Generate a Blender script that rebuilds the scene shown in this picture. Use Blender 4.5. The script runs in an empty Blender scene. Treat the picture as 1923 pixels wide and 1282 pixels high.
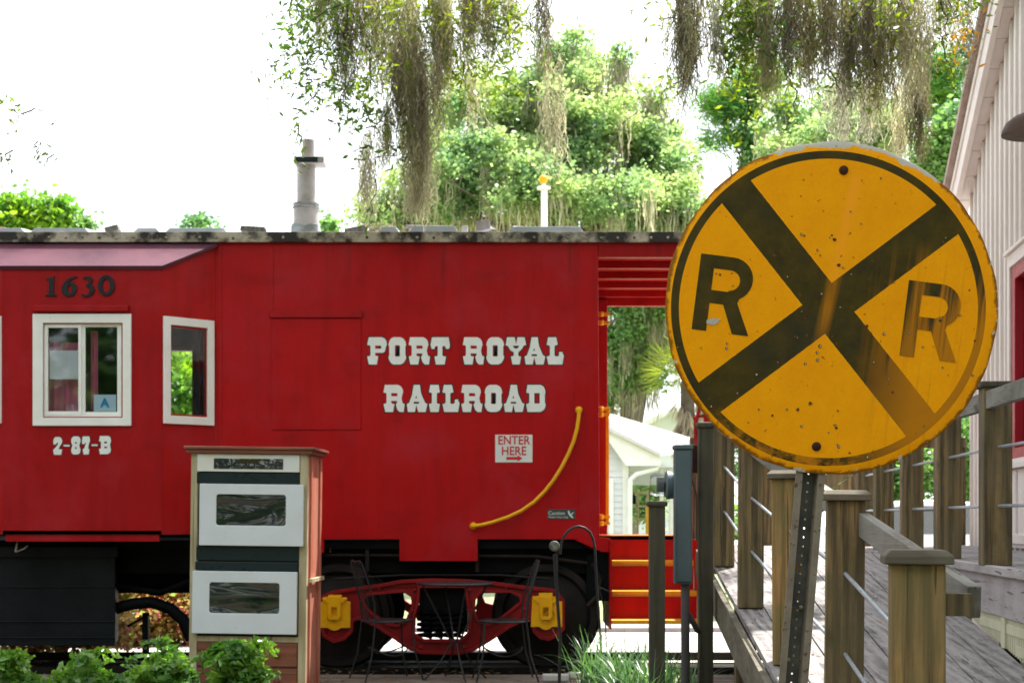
import bpy, bmesh, math, random
import numpy as np
from mathutils import Vector, Matrix, Euler
from mathutils.geometry import tessellate_polygon
R = math.radians
random.seed(7); rng = np.random.default_rng(7)
S = bpy.context.scene
COL = S.collection
# ------------------------------------------------------------------ camera, world, sun, exposure
F = 3000.0; CX = 961.5; HZ = 972.0; EYE = 1.30
cam = bpy.data.objects.new("camera", bpy.data.cameras.new("camera")); COL.objects.link(cam)
cam.location = (0, 0, EYE); cam.rotation_euler = (R(90), 0, 0)
cam.data.sensor_width = 36; cam.data.lens = F / 1923 * 36; cam.data.shift_y = (HZ - 641) / 1923
cam.data.clip_start = .05; cam.data.clip_end = 3000
cam.data.dof.use_dof = True; cam.data.dof.focus_distance = 5.0; cam.data.dof.aperture_fstop = 9.5
S.camera = cam
SUN_EL, SUN_AZ = 61, 35            # azimuth from +Y towards +X
HAZE = 0
w = bpy.data.worlds.new("World"); S.world = w; w.use_nodes = True
wn = w.node_tree.nodes; wl = w.node_tree.links; wn.clear()
sky = wn.new("ShaderNodeTexSky"); sky.sky_type = 'NISHITA'; sky.sun_disc = False
sky.sun_elevation = R(SUN_EL); sky.sun_rotation = R(SUN_AZ); sky.air_density = 1.0; sky.dust_density = 4.0; sky.ozone_density = 1.0
hs = wn.new("ShaderNodeMix"); hs.data_type = 'RGBA'; hs.inputs[0].default_value = .65; hs.inputs[7].default_value = (12.5, 13.0, 13.6, 1)
bg = wn.new("ShaderNodeBackground"); bg.inputs[1].default_value = .085
wo = wn.new("ShaderNodeOutputWorld")
wl.new(sky.outputs[0], hs.inputs[6]); wl.new(hs.outputs[2], bg.inputs[0]); wl.new(bg.outputs[0], wo.inputs[0])
sl = bpy.data.lights.new("sun", 'SUN'); sl.energy = 5.0; sl.angle = R(.5); sl.color = (1, .95, .86)
so = bpy.data.objects.new("sun", sl); COL.objects.link(so); so.location = (10, 30, 40)
sd = Vector((math.sin(R(SUN_AZ)) * math.cos(R(SUN_EL)), math.cos(R(SUN_AZ)) * math.cos(R(SUN_EL)), math.sin(R(SUN_EL))))
so.rotation_euler = sd.to_track_quat('Z', 'Y').to_euler()
S.view_settings.view_transform = 'Standard'; S.view_settings.look = 'None'
S.view_settings.exposure = 1.45; S.view_settings.gamma = 1
S.cycles.max_bounces = 8; S.cycles.transparent_max_bounces = 24; S.cycles.use_denoising = True

# ------------------------------------------------------------------ helpers
def W(px, py, Y):
    s = F / Y
    return Vector(((px - CX) / s, Y, EYE + (HZ - py) / s))
def PX(px, Y): return (px - CX) * Y / F
def PZ(py, Y): return EYE + (HZ - py) * Y / F

def tag(o, label=None, cat=None, group=None, kind=None):
    if label: o['label'] = label
    if cat: o['category'] = cat
    if group: o['group'] = group
    if kind: o['kind'] = kind
    return o
def empty(name, loc=(0, 0, 0), rot=(0, 0, 0), label=None, cat=None, group=None):
    o = bpy.data.objects.new(name, None); COL.objects.link(o); o.empty_display_size = .1
    o.location = loc; o.rotation_euler = rot
    return tag(o, label, cat, group)
def copy_tree(o, parent=None):
    c = o.copy(); COL.objects.link(c); c.parent = parent
    for ch in [x for x in COL.objects if x.parent == o]: copy_tree(ch, c)
    return c

class MB:
    def __init__(s): s.v = []; s.f = []; s.M = None
    def add(s, vs, fs):
        k = len(s.v)
        if s.M is not None: vs = [s.M @ Vector(p) for p in vs]
        s.v += [tuple(p) for p in vs]; s.f += [tuple(i + k for i in f) for f in fs]; return s
    def box(s, x0, x1, y0, y1, z0, z1):
        vs = [(x0,y0,z0),(x1,y0,z0),(x1,y1,z0),(x0,y1,z0),(x0,y0,z1),(x1,y0,z1),(x1,y1,z1),(x0,y1,z1)]
        return s.add(vs, [(0,3,2,1),(4,5,6,7),(0,1,5,4),(1,2,6,5),(2,3,7,6),(3,0,4,7)])
    def bar(s, a, b, w, h, up=(0,0,1)):            # rectangular bar from a to b
        a = Vector(a); b = Vector(b); d = (b - a).normalized(); u = Vector(up)
        x = d.cross(u).normalized(); z = x.cross(d).normalized()
        vs = [p + x * sx * w/2 + z * sz * h/2 for p in (a, b) for sx, sz in ((-1,-1),(1,-1),(1,1),(-1,1))]
        return s.add(vs, [(0,1,2,3),(7,6,5,4),(0,4,5,1),(1,5,6,2),(2,6,7,3),(3,7,4,0)])
    def prism(s, outer, holes, m):                 # outer/holes lists of 2d pts; m maps (u,v,k) -> point, k 0 front 1 back
        polys = [outer] + list(holes)
        flat = [p for q in polys for p in q]; n = len(flat)
        tris = tessellate_polygon([[Vector((p[0], p[1], 0)) for p in q] for q in polys])
        vs = [m(p[0], p[1], 0) for p in flat] + [m(p[0], p[1], 1) for p in flat]
        fs = [tuple(t) for t in tris] + [tuple(i + n for i in reversed(t)) for t in tris]
        k = 0
        for q in polys:
            L = len(q)
            for i in range(L):
                j = (i + 1) % L; fs.append((k+i, k+j, n+k+j, n+k+i))
            k += L
        return s.add(vs, fs)
    def tube(s, pts, r, seg=8, cap=True):
        pts = [Vector(p) for p in pts]; n = len(pts)
        rs = r if isinstance(r, (list, tuple)) else [r] * n
        vs = []; fs = []; pu = None
        for i, p in enumerate(pts):
            d = (pts[min(i+1, n-1)] - pts[max(i-1, 0)]).normalized()
            if pu is None: pu = Vector((0,0,1)) if abs(d.z) < .9 else Vector((1,0,0))
            x = d.cross(pu)
            if x.length < 1e-5: x = d.cross(Vector((0,1,0)))
            x.normalize(); y = x.cross(d).normalized(); pu = y
            for k in range(seg):
                a = 2*math.pi*k/seg; vs.append(p + (x*math.cos(a) + y*math.sin(a)) * rs[i])
        for i in range(n-1):
            for k in range(seg):
                a = i*seg+k; b = i*seg+(k+1) % seg; fs.append((a, b, b+seg, a+seg))
        if cap: fs.append(tuple(range(seg-1, -1, -1))); fs.append(tuple((n-1)*seg+k for k in range(seg)))
        return s.add(vs, fs)
    def lathe(s, prof, c, axis='Z', seg=24, closed=False):   # prof: (radius, height)
        c = Vector(c); vs = []; fs = []; n = len(prof)
        for (r, h) in prof:
            for k in range(seg):
                a = 2*math.pi*k/seg; ca, sa = math.cos(a)*r, math.sin(a)*r
                vs.append(c + (Vector((ca, sa, h)) if axis == 'Z' else Vector((ca, h, sa)) if axis == 'Y' else Vector((h, ca, sa))))
        for i in range(n-1 + (1 if closed else 0)):
            for k in range(seg):
                a = i*seg+k; b = i*seg+(k+1) % seg; j = ((i+1) % n)*seg
                fs.append((a, b, j+(k+1) % seg, j+k))
        if not closed:
            fs.append(tuple(range(seg))); fs.append(tuple((n-1)*seg+k for k in range(seg)))
        return s.add(vs, fs)
    def build(s, name, mat, parent=None, smooth=False, bevel=0, loc=None):
        me = bpy.data.meshes.new(name); me.from_pydata(s.v, [], s.f); me.validate()
        bm = bmesh.new(); bm.from_mesh(me); bmesh.ops.recalc_face_normals(bm, faces=bm.faces); bm.to_mesh(me); bm.free()
        me.materials.append(mat)
        if smooth:
            me.shade_smooth()
            try: me.set_sharp_from_angle(angle=R(40))
            except Exception: pass
        o = bpy.data.objects.new(name, me); COL.objects.link(o)
        if parent: o.parent = parent
        if loc: o.location = loc
        if bevel:
            m = o.modifiers.new("b", 'BEVEL'); m.width = bevel; m.segments = 2; m.limit_method = 'ANGLE'; m.angle_limit = R(40)
        return o
def npmesh(name, V, Fq, mat, parent=None):         # V (n,3), Fq (m,4)
    me = bpy.data.meshes.new(name); n = len(V); m = len(Fq)
    me.vertices.add(n); me.vertices.foreach_set('co', np.ascontiguousarray(V, dtype=np.float32).ravel())
    me.loops.add(m*4); me.loops.foreach_set('vertex_index', np.ascontiguousarray(Fq, dtype=np.int32).ravel())
    me.polygons.add(m); me.polygons.foreach_set('loop_start', np.arange(0, m*4, 4, dtype=np.int32))
    me.polygons.foreach_set('loop_total', np.full(m, 4, dtype=np.int32))
    me.update(); me.validate(); me.materials.append(mat)
    o = bpy.data.objects.new(name, me); COL.objects.link(o)
    if parent: o.parent = parent
    return o

# ------------------------------------------------------------------ node helpers and materials
class NT:
    def __init__(s, name):
        s.mat = bpy.data.materials.new(name); s.mat.use_nodes = True
        s.t = s.mat.node_tree; s.t.nodes.clear()
        s.out = s.t.nodes.new("ShaderNodeOutputMaterial")
    def n(s, t, **k):
        o = s.t.nodes.new(t)
        for a, b in k.items(): setattr(o, a, b)
        return o
    def put(s, sock, v):
        if hasattr(v, 'is_output') or isinstance(v, bpy.types.NodeSocket): s.t.links.new(v, sock)
        else:
            if isinstance(v, (tuple, list)) and len(v) == 3 and sock.type == 'RGBA': v = (*v, 1)
            sock.default_value = v
    def coord(s, rand=True):
        tc = s.n("ShaderNodeTexCoord").outputs['Object']
        if not rand: return tc
        oi = s.n("ShaderNodeObjectInfo").outputs['Random']
        m = s.n("ShaderNodeMath", operation='MULTIPLY'); s.put(m.inputs[0], oi); m.inputs[1].default_value = 37.0
        v = s.n("ShaderNodeVectorMath", operation='ADD'); s.put(v.inputs[0], tc); s.put(v.inputs[1], m.outputs[0])
        return v.outputs[0]
    def scale(s, vec, sc):
        m = s.n("ShaderNodeMapping"); s.put(m.inputs[0], vec); m.inputs[3].default_value = sc; return m.outputs[0]
    def noise(s, vec, sc, det=4, rough=.55, dist=0):
        o = s.n("ShaderNodeTexNoise"); s.put(o.inputs['Vector'], vec)
        o.inputs['Scale'].default_value = sc; o.inputs['Detail'].default_value = det
        o.inputs['Roughness'].default_value = rough; o.inputs['Distortion'].default_value = dist
        return o.outputs[0]
    def ramp(s, f, a, b):
        o = s.n("ShaderNodeMapRange"); s.put(o.inputs[0], f); o.inputs[1].default_value = a; o.inputs[2].default_value = b
        return o.outputs[0]
    def math(s, op, a, b=0.0):
        o = s.n("ShaderNodeMath", operation=op); s.put(o.inputs[0], a)
        if len(o.inputs) > 1: s.put(o.inputs[1], b)
        return o.outputs[0]
    def mix(s, f, a, b):
        o = s.n("ShaderNodeMix", data_type='RGBA'); s.put(o.inputs[0], f); s.put(o.inputs[6], a); s.put(o.inputs[7], b)
        return o.outputs[2]
    def bump(s, h, st, d=.01):
        o = s.n("ShaderNodeBump"); s.put(o.inputs['Height'], h); o.inputs['Strength'].default_value = st; o.inputs['Distance'].default_value = d
        return o.outputs[0]
    def pbr(s, col, rough=.5, metal=0, normal=None, coat=0, spec=.5):
        p = s.n("ShaderNodeBsdfPrincipled"); s.put(p.inputs['Base Color'], col); s.put(p.inputs['Roughness'], rough)
        s.put(p.inputs['Metallic'], metal); p.inputs['Coat Weight'].default_value = coat; p.inputs['Specular IOR Level'].default_value = spec
        if normal is not None: s.put(p.inputs['Normal'], normal)
        s.t.links.new(p.outputs[0], s.out.inputs[0]); return s.mat

def paint(name, c1, c2, rough=.4, sc=3, bump=.15, bsc=60, metal=0, spec=.25, lo=.35, hi=.65, spots=None):
    t = NT(name); v = t.coord()
    f = t.ramp(t.noise(v, sc, 6, .6), lo, hi); col = t.mix(f, c1, c2)
    if spots:
        g = t.ramp(t.noise(v, spots[1], 5, .7), spots[2], spots[2] + .05); col = t.mix(g, col, spots[0])
    h = t.noise(v, bsc, 3, .6)
    r = t.math('ADD', t.math('MULTIPLY', t.noise(v, sc*4, 3), .25), rough - .12)
    return t.pbr(col, r, metal, t.bump(h, bump, .004), spec=spec)

def red_paint(name, c1, c2, drip=True, rough=.38):
    t = NT(name); v = t.coord(False)
    f = t.ramp(t.noise(v, .9, 4, .6), .3, .7); col = t.mix(f, c1, c2)
    f2 = t.ramp(t.noise(t.scale(v, (5, 5, .6)), 2.2, 5, .6), .45, .75); col = t.mix(t.math('MULTIPLY', f2, .45), col, (c1[0]*.55, c1[1]*.9, c1[2]*.9))
    sc_ = t.math('MULTIPLY', t.ramp(t.noise(v, 1.7, 7, .68), .50, .70), .65); col = t.mix(sc_, col, (.36, .018, .028))
    dk = t.math('MULTIPLY', t.ramp(t.noise(t.scale(v, (1, 1, 1.6)), 2.6, 5, .6), .55, .75), .4); col = t.mix(dk, col, (.16, .002, .003))
    if drip:
        st = t.ramp(t.noise(t.scale(v, (14, 14, .35)), 1.6, 3, .6), .6, .72)
        sep = t.n("ShaderNodeSeparateXYZ"); t.put(sep.inputs[0], v)
        top = t.ramp(sep.outputs[2], 3.0, 3.5)
        col = t.mix(t.math('MULTIPLY', t.math('MULTIPLY', st, top), .6), col, (.02, .012, .014))
    sp = t.ramp(t.noise(v, 38, 3, .5), .74, .78); col = t.mix(t.math('MULTIPLY', sp, .6), col, (.04, .01, .01))
    h = t.math('ADD', t.noise(v, 1.1, 2, .5), t.math('MULTIPLY', t.noise(v, 90, 2), .04))
    r = t.math('ADD', t.math('MULTIPLY', t.noise(v, 5, 4), .3), rough - .15)
    return t.pbr(col, r, 0, t.bump(h, .5, .06), spec=.16)

def wood(name, c1, c2, c3, axis='Z', sc=1.0, rough=.8, green=None, knots=True, bump=.5):
    t = NT(name); v = t.coord()
    s = {'Z': (14, 14, .55), 'Y': (14, .5, 14), 'X': (.5, 14, 14)}[axis]
    s = tuple(a*sc for a in s)
    n1 = t.math('ADD', t.math('MULTIPLY', t.noise(t.scale(v, s), 5.5, 6, .68, .8), .65), t.math('MULTIPLY', t.noise(t.scale(v, s), 1.4, 3, .6, 1.2), .35))
    rings = t.n("ShaderNodeTexWave", wave_type='BANDS', bands_direction={'Z': 'X', 'Y': 'X', 'X': 'Z'}[axis])
    t.put(rings.inputs[0], t.scale(v, {'Z': (1, 1, .09), 'Y': (1, .09, 1), 'X': (.09, 1, 1)}[axis]))
    rings.inputs['Scale'].default_value = 5.5*sc; rings.inputs['Distortion'].default_value = 14; rings.inputs['Detail'].default_value = 3; rings.inputs['Detail Scale'].default_value = .8
    g = t.math('ADD', t.math('MULTIPLY', n1, .85), t.math('MULTIPLY', rings.outputs['Fac'], .15))
    col = t.mix(t.ramp(g, .41, .60), c1, c2)
    pt = t.ramp(t.noise(v, 3.5, 4, .65), .42, .60); col = t.mix(t.math('MULTIPLY', pt, .55), col, c3)
    if green: col = t.mix(t.math('MULTIPLY', t.ramp(t.noise(v, 6, 5, .7), .5, .7), .5), col, green)
    # drying cracks along the grain
    cr = t.ramp(t.noise(t.scale(v, tuple(a*(1.6 if a > 1 else .8) for a in s)), 1.9, 3, .5, .6), .635, .66)
    col = t.mix(t.math('MULTIPLY', cr, .8), col, tuple(a*.2 for a in c1))
    if knots:
        vo = t.n("ShaderNodeTexVoronoi"); t.put(vo.inputs['Vector'], t.scale(v, {'Z': (3, 3, 1.6), 'Y': (3, 1.2, 3), 'X': (1.2, 3, 3)}[axis])); vo.inputs['Scale'].default_value = 1.6
        k = t.ramp(vo.outputs['Distance'], .17, .06); col = t.mix(t.math('MULTIPLY', k, .8), col, tuple(a*.35 for a in c2))
    h = t.math('SUBTRACT', g, t.math('MULTIPLY', cr, .8))
    return t.pbr(col, rough, 0, t.bump(h, bump, .006))

def leafmat(name, c1, c2, c3=None, trans=.5, rough=.5, cl=1.2, tt=(1.7, 1.9, .9)):
    t = NT(name); g = t.n("ShaderNodeNewGeometry"); v = t.coord(False)
    r = g.outputs['Random Per Island']
    col = t.mix(r, c1, c2)
    if c3: col = t.mix(t.ramp(t.noise(v, cl, 3, .6), .42, .62), col, c3)
    d = t.n("ShaderNodeBsdfPrincipled"); t.put(d.inputs['Base Color'], col); d.inputs['Roughness'].default_value = rough
    tr = t.n("ShaderNodeBsdfTranslucent"); o = t.n("ShaderNodeMix", data_type='RGBA', blend_type='MULTIPLY'); o.inputs[0].default_value = 1
    t.put(o.inputs[6], col); o.inputs[7].default_value = (*tt, 1); t.put(tr.inputs[0], o.outputs[2])
    m = t.n("ShaderNodeMixShader"); m.inputs[0].default_value = trans
    t.put(m.inputs[1], d.outputs[0]); t.put(m.inputs[2], tr.outputs[0]); t.put(t.out.inputs[0], m.outputs[0])
    return t.mat

def glass(name, tint=(.8, .85, .85), refl=.12):
    t = NT(name); tr = t.n("ShaderNodeBsdfTransparent"); t.put(tr.inputs[0], tint)
    gl = t.n("ShaderNodeBsdfGlossy"); gl.inputs['Roughness'].default_value = .03
    lw = t.n("ShaderNodeLayerWeight"); lw.inputs[0].default_value = .25
    m = t.n("ShaderNodeMixShader"); t.put(m.inputs[0], t.math('ADD', t.math('MULTIPLY', lw.outputs['Fresnel'], .6), refl))
    t.put(m.inputs[1], tr.outputs[0]); t.put(m.inputs[2], gl.outputs[0]); t.put(t.out.inputs[0], m.outputs[0]); return t.mat

M = {}
M['red'] = red_paint('red_paint', (.37, .0015, .003), (.42, .004, .008))
M['red2'] = red_paint('red_paint_trim', (.34, .004, .004), (.42, .01, .01), drip=False)
M['redbay'] = red_paint('red_paint_bay', (.31, .002, .004), (.36, .006, .010))
M['bayroof'] = paint('sky_tinted_red_roof', (.065, .016, .032), (.115, .034, .055), .42, 2.5, .2, 30)  # red roof with the purple of the reflected sky mixed into its colour
M['truckred'] = paint('truck_red', (.26, .004, .006), (.16, .004, .006), .5, 5, .3, 50)
M['yellow'] = paint('yellow_enamel', (.80, .42, .006), (.70, .33, .005), .35, 8, .2, 70, spots=((.1, .04, .01), 22, .7))
M['stepyel'] = paint('worn_yellow_tread', (.72, .26, .006), (.78, .34, .02), .45, 8, .3, 60, spots=((.75, .65, .5), 25, .62))
M['black'] = paint('black_iron', (.0015, .002, .003), (.004, .005, .006), .6, 4, .4, 45, spec=.08)
M['blackpeb'] = paint('pitted_black_tank', (.003, .005, .007), (.008, .010, .013), .5, 4, 1.0, 34, spec=.15)
M['wheel'] = paint('wheel_steel', (.006, .005, .005), (.016, .011, .009), .6, 6, .3, 60)
M['eave'] = paint('grimy_roof_edge', (.42, .38, .30), (.035, .032, .028), .8, 5, .6, 60, lo=.42, hi=.58)
M['roofm'] = paint('weathered_roof_sheet', (.50, .53, .60), (.36, .38, .42), .5, 4, .3, 40)
M['pipe'] = paint('painted_stove_pipe', (.42, .38, .37), (.33, .29, .28), .55, 7, .3, 50, spots=((.15, .11, .08), 12, .66))
M['flash'] = paint('stained_flashing', (.40, .42, .43), (.16, .16, .15), .7, 9, .5, 40)
M['white'] = paint('white_vinyl', (.82, .84, .82), (.76, .77, .72), .4, 6, .1, 60, spots=((.35, .32, .25), 20, .7))
M['lettering'] = paint('white_vinyl_letters', (.78, .80, .78), (.72, .74, .71), .5, 8, .02)
M['outl'] = paint('black_vinyl_outline', (.008, .012, .012), (.012, .016, .014), .45, 8, .02)
M['num'] = paint('black_numerals', (.008, .009, .013), (.016, .017, .02), .35, 8, .1)
M['glass'] = glass('window_glass', (.93, .96, .97), .035)
M['lining'] = paint('dark_lining', (.10, .12, .13), (.07, .08, .09), .8, 3)
M['curtain'] = leafmat('pink_curtain', (.95, .22, .42), (.95, .22, .42), (.85, .28, .45), .6, .8, 6, (1, 1, 1))
M['curtain_gray'] = paint('grey_curtain', (.20, .15, .18), (.14, .11, .13), .9, 4)
M['paper'] = paint('paper', (.62, .62, .66), (.56, .56, .60), .8, 3)
M['card'] = paint('pale_blue_card', (.55, .68, .80), (.5, .64, .76), .5, 3)
M['cardA'] = paint('blue_letter', (.02, .28, .55), (.02, .25, .5), .5, 3)
M['signwhite'] = paint('sign_white', (.72, .72, .70), (.66, .67, .65), .4, 3)
M['signred'] = paint('sign_red', (.55, .02, .02), (.5, .03, .03), .5, 3)
M['caution'] = paint('caution_green_plate', (.035, .06, .055), (.05, .08, .07), .5, 3)
M['ovenw'] = paint('oven_white_enamel', (.64, .68, .72), (.58, .62, .65), .3, 3, .05, 40, spots=((.42, .36, .22), 7, .68))
M['ovenc'] = paint('yellowed_control_panel', (.66, .62, .46), (.64, .68, .70), .3, 2.2, .05, 40)
M['ovenb'] = paint('oven_black_trim', (.008, .018, .02), (.012, .022, .025), .3, 3, .05, 40)
M['cream'] = wood('cream_painted_wood', (.46, .40, .25), (.38, .32, .19), (.30, .25, .14), 'Z', .7, knots=False)
M['cedar'] = wood('reddish_cedar', (.24, .075, .035), (.17, .05, .025), (.10, .035, .02), 'X', 1.0, .6)
M['cedarside'] = wood('red_stained_side', (.50, .16, .10), (.40, .11, .07), (.55, .24, .17), 'Z', .6, .5)
M['treated'] = wood('treated_pine', (.22, .15, .062), (.055, .038, .016), (.115, .095, .055), 'Z', 1.0, .8, green=(.075, .075, .025), bump=1)
M['treated2'] = wood('orange_treated_pine', (.38, .225, .08), (.13, .075, .028), (.15, .125, .05), 'Z', .9, .8, green=(.15, .15, .045), bump=1)
M['darkpost'] = wood('dark_post_wood', (.055, .05, .03), (.035, .033, .02), (.07, .06, .035), 'Z', 1.0, .8)  # dark brown grained wood for posts and caps
M['capwood'] = wood('grey_cap_wood', (.10, .085, .055), (.06, .05, .035), (.17, .15, .11), 'X', 1.0, .85)
M['raily'] = wood('grey_rail_along', (.17, .16, .14), (.09, .08, .065), (.21, .21, .19), 'Y', 1.0, .8)
M['deck'] = wood('grey_lavender_deck_board', (.25, .225, .222), (.08, .070, .070), (.28, .255, .255), 'Y', .9, .8, bump=1)
M['fascia'] = wood('pinkish_grey_fascia', (.36, .32, .33), (.27, .235, .24), (.41, .38, .39), 'Y', .7, .8)
M['rod'] = paint('galvanised_rod', (.40, .45, .50), (.28, .32, .36), .4, 20, .2, 60, metal=.5)
M['rodd'] = paint('dark_cable', (.03, .03, .03), (.05, .05, .05), .5, 20)
M['siding'] = paint('pinkish_white_siding', (.76, .70, .675), (.69, .62, .60), .6, 3, .3, 50, spots=((.22, .18, .14), 16, .72))
M['rakebrown'] = wood('weathered_rake_edge', (.34, .25, .21), (.26, .19, .16), (.40, .32, .28), 'Y', 1.0, .8)
M['crimson'] = paint('crimson_trim', (.35, .006, .018), (.30, .006, .014), .45, 4, .1)
M['shade'] = paint('rusty_brown_shade', (.05, .025, .018), (.09, .05, .035), .6, 9, .3, 50)
M['shadein'] = paint('shade_white_inside', (.6, .62, .62), (.5, .5, .5), .5, 9)
M['lattice'] = paint('cream_lattice', (.58, .56, .42), (.50, .47, .33), .6, 6, .2)
M['box'] = paint('grey_green_metal_box', (.095, .135, .15), (.08, .115, .128), .45, 4, .1, 50)
M['conduit'] = paint('grey_conduit', (.10, .095, .10), (.075, .07, .075), .55, 8)
M['steel'] = paint('galvanised_post', (.13, .125, .11), (.06, .06, .058), .5, 9, .3, 40, metal=.35, spots=((.22, .09, .03), 12, .62))
M['steelflange'] = paint('post_flange', (.27, .23, .18), (.20, .165, .13), .6, 12, .4, 70, metal=.2, spots=((.10, .06, .04), 40, .6))
M['bolt'] = paint('rusty_bolt', (.035, .012, .008), (.06, .02, .01), .8, 20)
M['iron'] = paint('wrought_iron', (.015, .016, .022), (.03, .028, .03), .4, 9)
M['trunk'] = paint('oak_bark', (.13, .10, .08), (.06, .045, .035), .9, 3, 1.0, 12)
M['twig'] = paint('twig_bark', (.05, .035, .028), (.08, .06, .045), .9, 3)
M['leaf_far'] = leafmat('far_oak_leaves', (.06, .14, .075), (.28, .40, .16), (.36, .45, .19), .6, .45, .8, (1.4, 1.5, 1.15))
M['leaf_far2'] = leafmat('far_bluish_leaves', (.04, .11, .055), (.12, .24, .09), (.16, .26, .08), .55, .45, .5, (1.5, 1.7, 1.1))
M['leaf_yel'] = leafmat('far_yellow_green_leaves', (.14, .26, .02), (.24, .36, .03), (.08, .20, .03), .5, .5, .6)
M['leaf_pine'] = leafmat('pine_needles', (.045, .15, .03), (.09, .22, .03), (.12, .24, .03), .4, .5, .6)
M['leaf_near'] = leafmat('near_oak_leaves', (.035, .08, .02), (.11, .17, .02), (.20, .23, .02), .5, .4, 1.1)
M['leaf_orange'] = leafmat('turning_leaves', (.55, .20, .02), (.60, .32, .03), None, .5)
M['leaf_bush'] = leafmat('nandina_leaves', (.025, .09, .025), (.11, .25, .05), (.17, .30, .04), .4, .25, 5)
M['leaf_pink'] = leafmat('shrub_red_yellow_leaves', (.75, .10, .22), (.20, .34, .06), (.50, .48, .12), .5, .5, 14, (1.15, 1.2, 1))
M['grassblade'] = leafmat('liriope_blades', (.05, .11, .07), (.09, .17, .10), (.10, .22, .04), .35, .35, 3)
M['moss'] = leafmat('spanish_moss', (.17, .165, .09), (.60, .58, .38), (.30, .29, .17), .55, .8, 2, (1.15, 1.15, .85))
M['mosspale'] = leafmat('pale_spanish_moss', (.28, .26, .18), (.72, .70, .55), (.36, .35, .26), .55, .8, 2, (1.2, 1.15, .9))
M['mossgrey'] = leafmat('grey_spanish_moss', (.18, .18, .15), (.58, .58, .50), (.28, .28, .24), .55, .8, 2, (1.2, 1.15, .95))
M['mossdark'] = leafmat('dark_spanish_moss', (.06, .055, .045), (.30, .27, .19), (.24, .22, .13), .4, .9, 2, (1.2, 1.1, .85))
M['palmdead'] = leafmat('dead_palm_fronds', (.36, .29, .26), (.48, .40, .37), None, .3, .8)
M['palm'] = leafmat('palm_fronds', (.16, .20, .03), (.30, .33, .05), None, .45, .5)
# ------------------------------------------------------------------ ground
def plane(name, x0, x1, y0, y1, z, mat, kind='structure'):
    o = MB().add([(x0,y0,z),(x1,y0,z),(x1,y1,z),(x0,y1,z)], [(0,1,2,3)]).build(name, mat); return tag(o, kind=kind)
def gmat(name, a, b, c, sc, rough=.95, bump=.6):
    t = NT(name); v = t.coord(False)
    col = t.mix(t.ramp(t.noise(v, sc, 8, .7), .35, .65), a, b); col = t.mix(t.ramp(t.noise(v, sc*.15, 4, .6), .45, .65), col, c)
    return t.pbr(col, rough, 0, t.bump(t.noise(v, sc*4, 5, .7), bump, .03))
M['mulch'] = gmat('mulch_ground', (.05, .035, .025), (.12, .085, .06), (.07, .06, .03), 9)
M['lawn'] = gmat('lawn_grass', (.15, .20, .07), (.27, .31, .13), (.24, .25, .13), 7)
M['paving'] = gmat('pale_concrete', (.42, .41, .38), (.52, .50, .47), (.46, .44, .42), 5, .9, .2)
M['kerbm'] = gmat('kerb_concrete', (.24, .23, .23), (.30, .29, .28), (.2, .2, .2), 8, .9, .2)
M['patio'] = wood('weathered_patio_boards', (.20, .165, .14), (.13, .10, .085), (.26, .21, .17), 'X', .8, .9)
M['ballast'] = gmat('shade_black_ballast', (.012, .010, .009), (.03, .026, .022), (.02, .017, .015), 25, .95, 1)  # ballast coloured near black to deepen the shade under the caboose
plane('ground', -900, 900, -60, 1500, -.06, M['lawn'])
plane('garden_bed', -14, 14, -8, 12.0, -.02, M['mulch'])
plane('track_bed', -14, 14, 12.72, 14.4, -.012, M['ballast'])
plane('path', -14, 14, 14.4, 18.2, .0, M['paving'])
tag(MB().box(-14, 14, 18.2, 19.3, -.05, .05).build('kerb', M['kerbm']), kind='structure')
plane('lawn', -60, 60, 19.3, 60, .012, M['lawn'])
pb = MB()
for i in range(5):
    y = 12.02 + i*.142; x = -14 + random.random()
    pb.box(-14, 2.0, y, y+.134, -.02, .055 + .004*(i % 2))
tag(pb.build('patio', M['patio'], bevel=.004), kind='structure')
rb = MB()
for y in (13.16, 14.62):
    rb.box(-14, 8, y, y+.07, .0, .07)
tag(rb.build('rail_track', M['wheel']), 'rusty steel rails under the red caboose', 'rail track')
for k, (x, y, w_, d, h, a) in enumerate([(.33, 12.15, .2, .09, .055, 3), (.49, 12.35, .12, .1, .05, -8)]):
    b = MB().box(-w_/2, w_/2, -d/2, d/2, 0, h).build('stone_block', M['paving'], bevel=.012)
    b.location = (x, y, .06); b.rotation_euler.z = R(a)
    tag(b, ['pale stone block on the patio left of the strappy grass', 'smaller pale stone block behind the other by the grass'][k], 'stone')

# ------------------------------------------------------------------ caboose
YS = 13.0; YB = 12.65; YF = 15.9
cab = empty('caboose', (-4, 14.4, 0), label='red railroad caboose lettered PORT ROYAL RAILROAD on its side', cat='caboose')
def cp(mb, name, mat, parent=None, **k):           # child of caboose, keeping world coords
    o = mb.build(name, mat, **k); p = parent or cab
    o.parent = p
    m = Matrix.Translation(-Vector(cab.location)) if p is cab else Matrix.Identity(4)
    if p is cab: o.location = -Vector(cab.location)
    return o
def fy(Y, t):                                       # prism mapper: px coords on plane Y, thickness t behind
    return lambda u, v, k: Vector((PX(u, Y), Y + t*k, PZ(v, Y)))
# near side sheet with its notched skirt
side = [(405,455),(1123,455),(1126,1008),(1147,1010),(1147,1036),(1130,1036),(1077,1012),(897,1012),(897,1053),(750,1053),(750,1012),(608,1012),(608,1037),(405,1037)]
mb = MB().prism([(p[0], p[1]) for p in side], [], fy(YS, .05))
mb.box(-9, -4.40, YS, YS+.05, 1.05, 3.54)
cp(mb, 'side_wall', M['red'], bevel=.004)
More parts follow.
